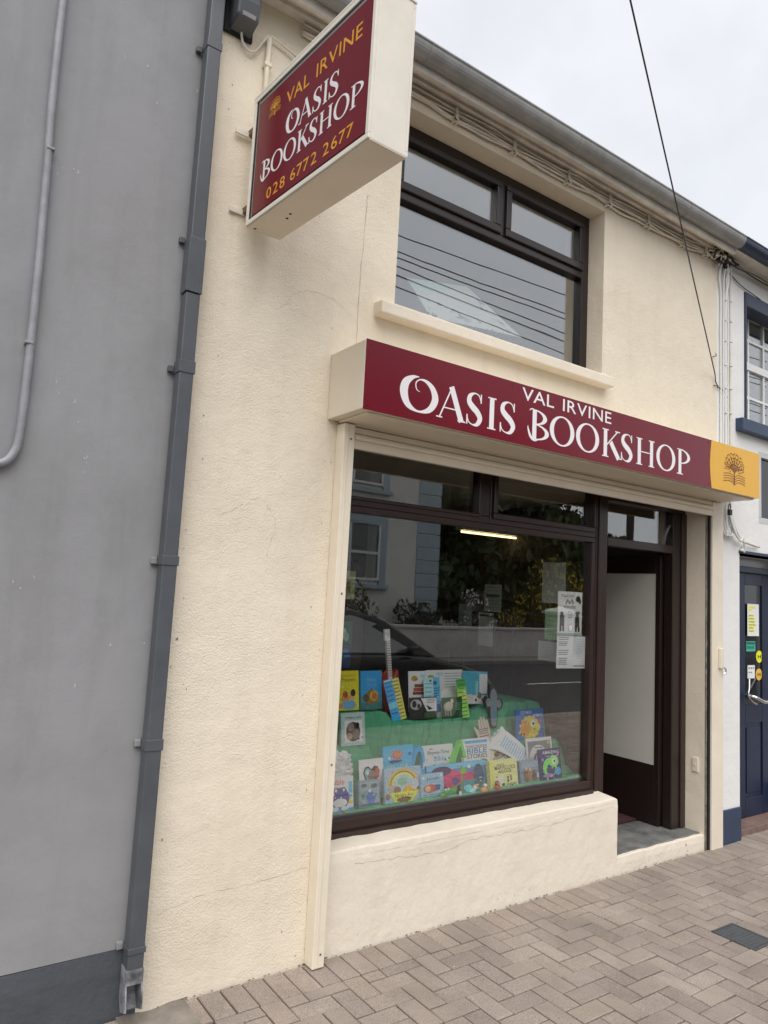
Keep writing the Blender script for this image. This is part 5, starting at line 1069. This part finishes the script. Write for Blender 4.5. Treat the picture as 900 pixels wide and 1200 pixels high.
gl_ = thing('dark_garland', 'dark ragged garland along the sill inside the upstairs window', 'garland', (2.93, .205, 3.322)); b = MB()
for k in range(190):
    x = rr_.uniform(-.42, .42); z, y = rr_.uniform(.0, .06)*(1-.4*abs(x))+.02*math.sin(x*9), rr_.uniform(-.012, .02); a = rr_.uniform(.006, .018)
    b.add([(x-a, y, z), (x+a, y+.005, z+a*.4), (x+a*.3, y-.006, z+a*1.3)], [(0, 1, 2)])
b.build('sprigs', ink(44, 48, 46), gl_, recalc=False)
box('inner_sill', UX0, UX1, .2001, .55, 3.236, 3.33, M_whitepaint, shop)

# ================================================================== ACROSS THE STREET (seen in the glass)
hs = thing('opposite_house', 'pale house with blue window surrounds and quoins mirrored in the shop glass', 'house')
M_hw = plain('house_render', (.78, .76, .71), .85, var=.1, vscale=1.5); M_hb = plain('pale_blue_paint', (.40, .48, .52), .6, var=.1, vscale=3)
HY = -14.0
box('wall', 4.5, 14.3, HY-7, HY, -.2, 6.9, M_hw, hs)
for k in range(17): box('quoin', 13.45, 14.33, HY-.3, HY+.04, -.1+k*.41, -.1+k*.41+.385, M_hb, hs, bevel=.02)
rf = MB(); rf.prism([(HY+.4, 6.85), (HY-3.5, 9.6), (HY-7.4, 6.85)], 'x', 4.2, 14.6); rf.build('roof', M_slate, hs)
for wx in (6.2, 10.95):
    for wz, wh in ((2.05, 1.62), (4.85, 1.5)):
        w0 = box('window', wx, wx+1.08, HY+.01, HY+.05, wz, wz+wh, plain('dark_room', (.02, .022, .025), .9), hs)
        for a in ((wx-.24, wx, wz-.12, wz+wh+.28), (wx+1.08, wx+1.32, wz-.12, wz+wh+.28), (wx, wx+1.08, wz+wh, wz+wh+.28)): box('surround', a[0], a[1], HY+.005, HY+.09, a[2], a[3], M_hb, w0, bevel=.01)
        box('sill', wx-.34, wx+1.42, HY+.005, HY+.17, wz-.24, wz-.12, M_hb, w0, bevel=.01)
        for a in ((wx, wx+.07, wz, wz+wh), (wx+1.01, wx+1.08, wz, wz+wh), (wx+.07, wx+1.01, wz+wh/2-.04, wz+wh/2+.04), (wx+.07, wx+1.01, wz, wz+.07)): box('sash', a[0], a[1], HY+.0505, HY+.085, a[2], a[3], M_whitepaint, w0)
        box('pane', wx+.07, wx+1.01, HY+.055, HY+.06, wz, wz+wh, glass('house_glass', .06), w0)
        box('curtain', wx+.62, wx+.95, HY+.0505, HY+.053, wz+.07, wz+wh-.02, plain('net_curtain', (.22, .21, .19), .9), w0)
gw = thing('garden_wall', 'low rendered garden wall with coping across the street', 'wall')
M_gw = plain('garden_wall_render', (.60, .58, .54), .85, var=.2, vscale=2)
box('wall_run', 3.0, 18.1, -12.75, -12.5, -.2, .78, M_gw, gw); box('coping', 3.0, 18.1, -12.80, -12.45, .78, .86, M_gw, gw, bevel=.02)
pp = box('pillar', 18.1, 18.75, -12.9, -12.3, -.2, 1.32, M_gw, gw, bevel=.02); cpb = MB(); cpb.add([(18.0, -13, 1.32), (18.85, -13, 1.32), (18.85, -12.2, 1.32), (18.0, -12.2, 1.32), (18.0, -13, 1.40), (18.85, -13, 1.40), (18.85, -12.2, 1.40), (18.0, -12.2, 1.40), (18.42, -12.6, 1.58)], [(3, 2, 1, 0), (0, 1, 5, 4), (1, 2, 6, 5), (2, 3, 7, 6), (3, 0, 4, 7), (4, 5, 8), (5, 6, 8), (6, 7, 8), (7, 4, 8)]); cpb.build('pillar_cap', M_gw, pp)
rl = thing('iron_railing', 'black iron railing on the garden wall across the street', 'railing')
for x in [13.6+.15*k for k in range(30)]: MB().tube([(x, -12.62, .86), (x, -12.62, 1.36)], .010, 5).build('bar', M_dcable, rl)
for z in (.95, 1.30): box('rail', 13.5, 18.1, -12.64, -12.60, z, z+.025, M_dcable, rl)
def foliage(n, blobs, size, rnd, squash=.6):
    b = MB()
    tot = sum(r_[3]**2 for r_ in blobs)
    for cx, cy, cz, r_ in blobs:
        for _ in range(int(n*r_**2/tot)):
            d = Vector((rnd.gauss(0, 1), rnd.gauss(0, 1), rnd.gauss(0, 1))).normalized()*r_*(rnd.random()**.35)
            p = Vector((cx, cy, cz))+Vector((d.x, d.y, d.z*squash*1.3)); a = size*rnd.uniform(.6, 1.4)
            e = Euler((rnd.uniform(0, 6), rnd.uniform(0, 6), rnd.uniform(0, 6))).to_matrix(); u, v_ = e @ Vector((a, 0, 0)), e @ Vector((0, a*.5, 0))
            b.add([p-u, p+v_, p+u, p-v_], [(0, 1, 2, 3)])
    return b
def leaf_mat(nm, c): return plain(nm, c, .6, island=.45)
GT = 'trees behind the garden wall across the street'
rt_ = random.Random(21)
def tree(label, x, y, h, rad, mt, n=7000):
    o = thing('garden_tree', label, 'tree', (x, y, -.3), GT); tr = MB(); tr.tube(catmull([(0, 0, 0), (.1, .05, h*.25), (-.05, 0, h*.5), (.05, 0, h*.85)], 4), [.22-.014*i for i in range(13)], 8)
    for k in range(6):
        a = k*1.05; z = h*(.3+.08*k); tr.tube([(0, 0, z), (math.cos(a)*rad*.4, math.sin(a)*rad*.4, z+h*.12), (math.cos(a)*rad*.75, math.sin(a)*rad*.75, z+h*.2)], [.09, .06, .02], 6)
    tr.build('trunk', plain('bark', (.07, .055, .04), .9, var=.3, vscale=8), o)
    bl = [(rt_.uniform(-.6, .6)*rad, rt_.uniform(-.6, .6)*rad, h*rt_.uniform(.22, .92), rad*rt_.uniform(.35, .6)) for _ in range(16)]
    foliage(n, bl, .24, rt_).build('crown', mt, o, recalc=False)
for lab, x, y, h, rad, c in (('dark green tree next to the opposite house', 16.4, -17.0, 8.0, 2.6, (.045, .075, .025)), ('tall dark tree second from the opposite house', 19.6, -18.0, 9.0, 2.9, (.042, .068, .025)), ('broad mid green tree third from the opposite house', 23.0, -18.5, 7.0, 2.9, (.06, .09, .026)), ('olive green tree fourth from the opposite house', 26.6, -19.0, 5.6, 2.6, (.06, .075, .022)), ('low olive tree farthest from the opposite house', 30.5, -20.0, 4.6, 2.6, (.07, .085, .026))):
    tree(lab, x, y, h, rad, leaf_mat('leaf_%d' % int(x*10), c))
def shrub(label, x, y, z, r_, mt, n=900, flowers=None, size=.07, group='shrubs behind the garden wall across the street'):
    o = thing('garden_shrub', label, 'shrub', (x, y, -.3), group)
    bl = [(rt_.uniform(-.5, .5)*r_, rt_.uniform(-.4, .4)*r_, .3+z*rt_.uniform(.3, .95), r_*rt_.uniform(.4, .7)) for _ in range(7)]
    st = MB()
    for k in range(5): st.tube([(0, 0, 0), (rt_.uniform(-.3, .3)*r_, rt_.uniform(-.3, .3)*r_, z*.6)], [.03, .012], 5)
    st.build('stems', MATS['bark'], o); foliage(n, bl, size, rt_).build('leaves', mt, o, recalc=False)
    if flowers: foliage(int(n*.5), [(a, b_+.05, c+.1, d) for a, b_, c, d in bl], size*.8, rt_).build('flowers', flowers, o, recalc=False)
lg = leaf_mat('shrub_green', (.075, .08, .035)); M_fw = plain('white_petals', (.75, .72, .70), .7); M_fy = plain('yellow_petals', (.62, .46, .03), .7)
shrub('olive shrub under the window of the opposite house', 10.9, -13.4, 1.7, .9, lg); shrub('grey green shrub by the quoins of the opposite house', 13.1, -13.4, 1.45, .9, leaf_mat('shrub_grey', (.07, .07, .05)))
shrub('white flowering shrub behind the iron railing', 15.2, -13.3, 1.8, .75, lg, 700, M_fw); shrub('yellow flowering gorse behind the iron railing', 16.9, -13.5, 1.3, .7, lg, 700, M_fy)
shrub('tall yellow flowering gorse behind the wall pillar', 20.6, -14.8, 3.6, 1.7, leaf_mat('gorse_green', (.08, .10, .02)), 1600, M_fy, .09); shrub('far yellow gorse at the right end of the garden', 25.4, -16.0, 3.2, 1.8, MATS['gorse_green'], 1600, M_fy, .09)
wp = thing('telegraph_pole', 'wooden telegraph pole across the street', 'pole', (21.1, -11.9, -.3)); tbm = MB(); tbm.tube([(0, 0, 0), (0, 0, 12.3)], [.15, .10], 10); tbm.build('post', plain('creosoted_wood', (.06, .045, .035), .9), wp, smooth=True); box('crossarm', -.06, .06, -.9, .9, 11.3, 11.4, MATS['creosoted_wood'], wp)
ZW = ((11.34, 11.60), (10.87, 10.99), (10.70, 10.80), (10.47, 10.32), (10.23, 10.06), (9.90, 9.64))
for k, (za, zb) in enumerate(ZW):
    sl_ = (zb-za)/6.77; o = thing('street_cable', ('topmost', 'second', 'third', 'fourth', 'fifth', 'lowest')[k]+' of the six street cables mirrored in the upstairs window', 'cable', (0, 0, 0), 'street cables mirrored in the upstairs window')
    MB().tube([(x, -11.8, za+sl_*(x-10.49)+.0009*(x-13)**2) for x in range(-6, 31, 3)], .016, 6).build('strand', M_dcable, o)
# parked dark car at the near kerb
car = thing('parked_car', 'black hatchback parked at the kerb, mirrored in the shop glass', 'car', (0, -5.35, -.12))
M_car = plain('black_car_paint', (.012, .012, .014), .18, coat=.8); M_cg = plain('car_glass', (.36, .38, .39), .06, metal=.6); M_tyre = plain('tyre_rubber', (.015, .015, .015), .9); M_rim = plain('alloy', (.45, .45, .46), .3, metal=.9)
pr = [(3.42, .30), (3.38, .55), (3.42, .95), (3.52, 1.05), (5.6, 1.02), (6.45, .98), (7.1, .86), (7.55, .72), (7.70, .55), (7.70, .32), (7.55, .22), (3.55, .22)]
b = MB(); b.prism(pr, 'y', -.86, .86); b.build('body', M_car, car, bevel=.07, seg=3)
gh = MB(); lo = [(3.55, 1.00), (6.62, .97)]; up_ = [(3.95, 1.50), (4.45, 1.60), (5.25, 1.60), (5.75, 1.46)]
out = [lo[0]]+up_+[lo[1]]
vs_ = [(x, -.80+.16*(z-1.0)/.6*(1 if z > 1.01 else 0), z) for x, z in out]+[(x, .80-.16*(z-1.0)/.6*(1 if z > 1.01 else 0), z) for x, z in out]; n = len(out)
gh.add(vs_, [tuple(range(n-1, -1, -1)), tuple(range(n, 2*n))]+[(i, (i+1) % n, n+(i+1) % n, n+i) for i in range(n)]); gh.build('cabin', M_car, car, bevel=.03)
for s_ in (-1, 1):
    yy = lambda z: s_*(.806-.16*max(0, z-1.0)/.6)
    for q in ([(3.85, 1.06), (4.05, 1.42), (4.62, 1.52), (4.66, 1.05)], [(4.74, 1.05), (4.70, 1.52), (5.22, 1.52), (5.62, 1.41), (6.25, 1.03)]):
        b = MB(); b.add([(x, yy(z), z) for x, z in q]+[(x, yy(z)-s_*.01, z) for x, z in q], [(0, 1, 2, 3), (7, 6, 5, 4), (0, 4, 5, 1), (1, 5, 6, 2), (2, 6, 7, 3), (3, 7, 4, 0)]); b.build('side_window', M_cg, car)
    for wx in (4.2, 6.75):
        wh = MB(); wh.prism([(wx+.31*math.cos(2*math.pi*i/24), .31+.31*math.sin(2*math.pi*i/24)) for i in range(24)], 'y', s_*.70, s_*.87); wo_ = wh.build('wheel', M_tyre, car, bevel=.02)
        rm = MB(); rm.prism([(wx+.21*math.cos(2*math.pi*i/20), .31+.21*math.sin(2*math.pi*i/20)) for i in range(20)], 'y', s_*.865, s_*.88); rm.build('rim', M_rim, wo_)
    b = MB(); b.tube([(7.28, s_*.62, .70), (7.52, s_*.58, .64), (7.66, s_*.48, .60)], [.05, .075, .05], 8); b.build('headlight', plain('headlamp', (.5, .52, .54), .1), car, smooth=True)
    b = MB(); b.box(6.02, 6.20, s_*.84, s_*1.0, 1.0, 1.13); b.build('wing_mirror', M_car, car, bevel=.03)
b = MB(); b.add([(6.52, -.70, 1.0), (6.52, .70, 1.0), (5.80, .62, 1.45), (5.80, -.62, 1.45), (6.54, -.70, 1.015), (6.54, .70, 1.015), (5.82, .62, 1.465), (5.82, -.62, 1.465)], [(0, 1, 2, 3), (7, 6, 5, 4), (0, 4, 5, 1), (1, 5, 6, 2), (2, 6, 7, 3), (3, 7, 4, 0)]); b.build('windscreen', M_cg, car)
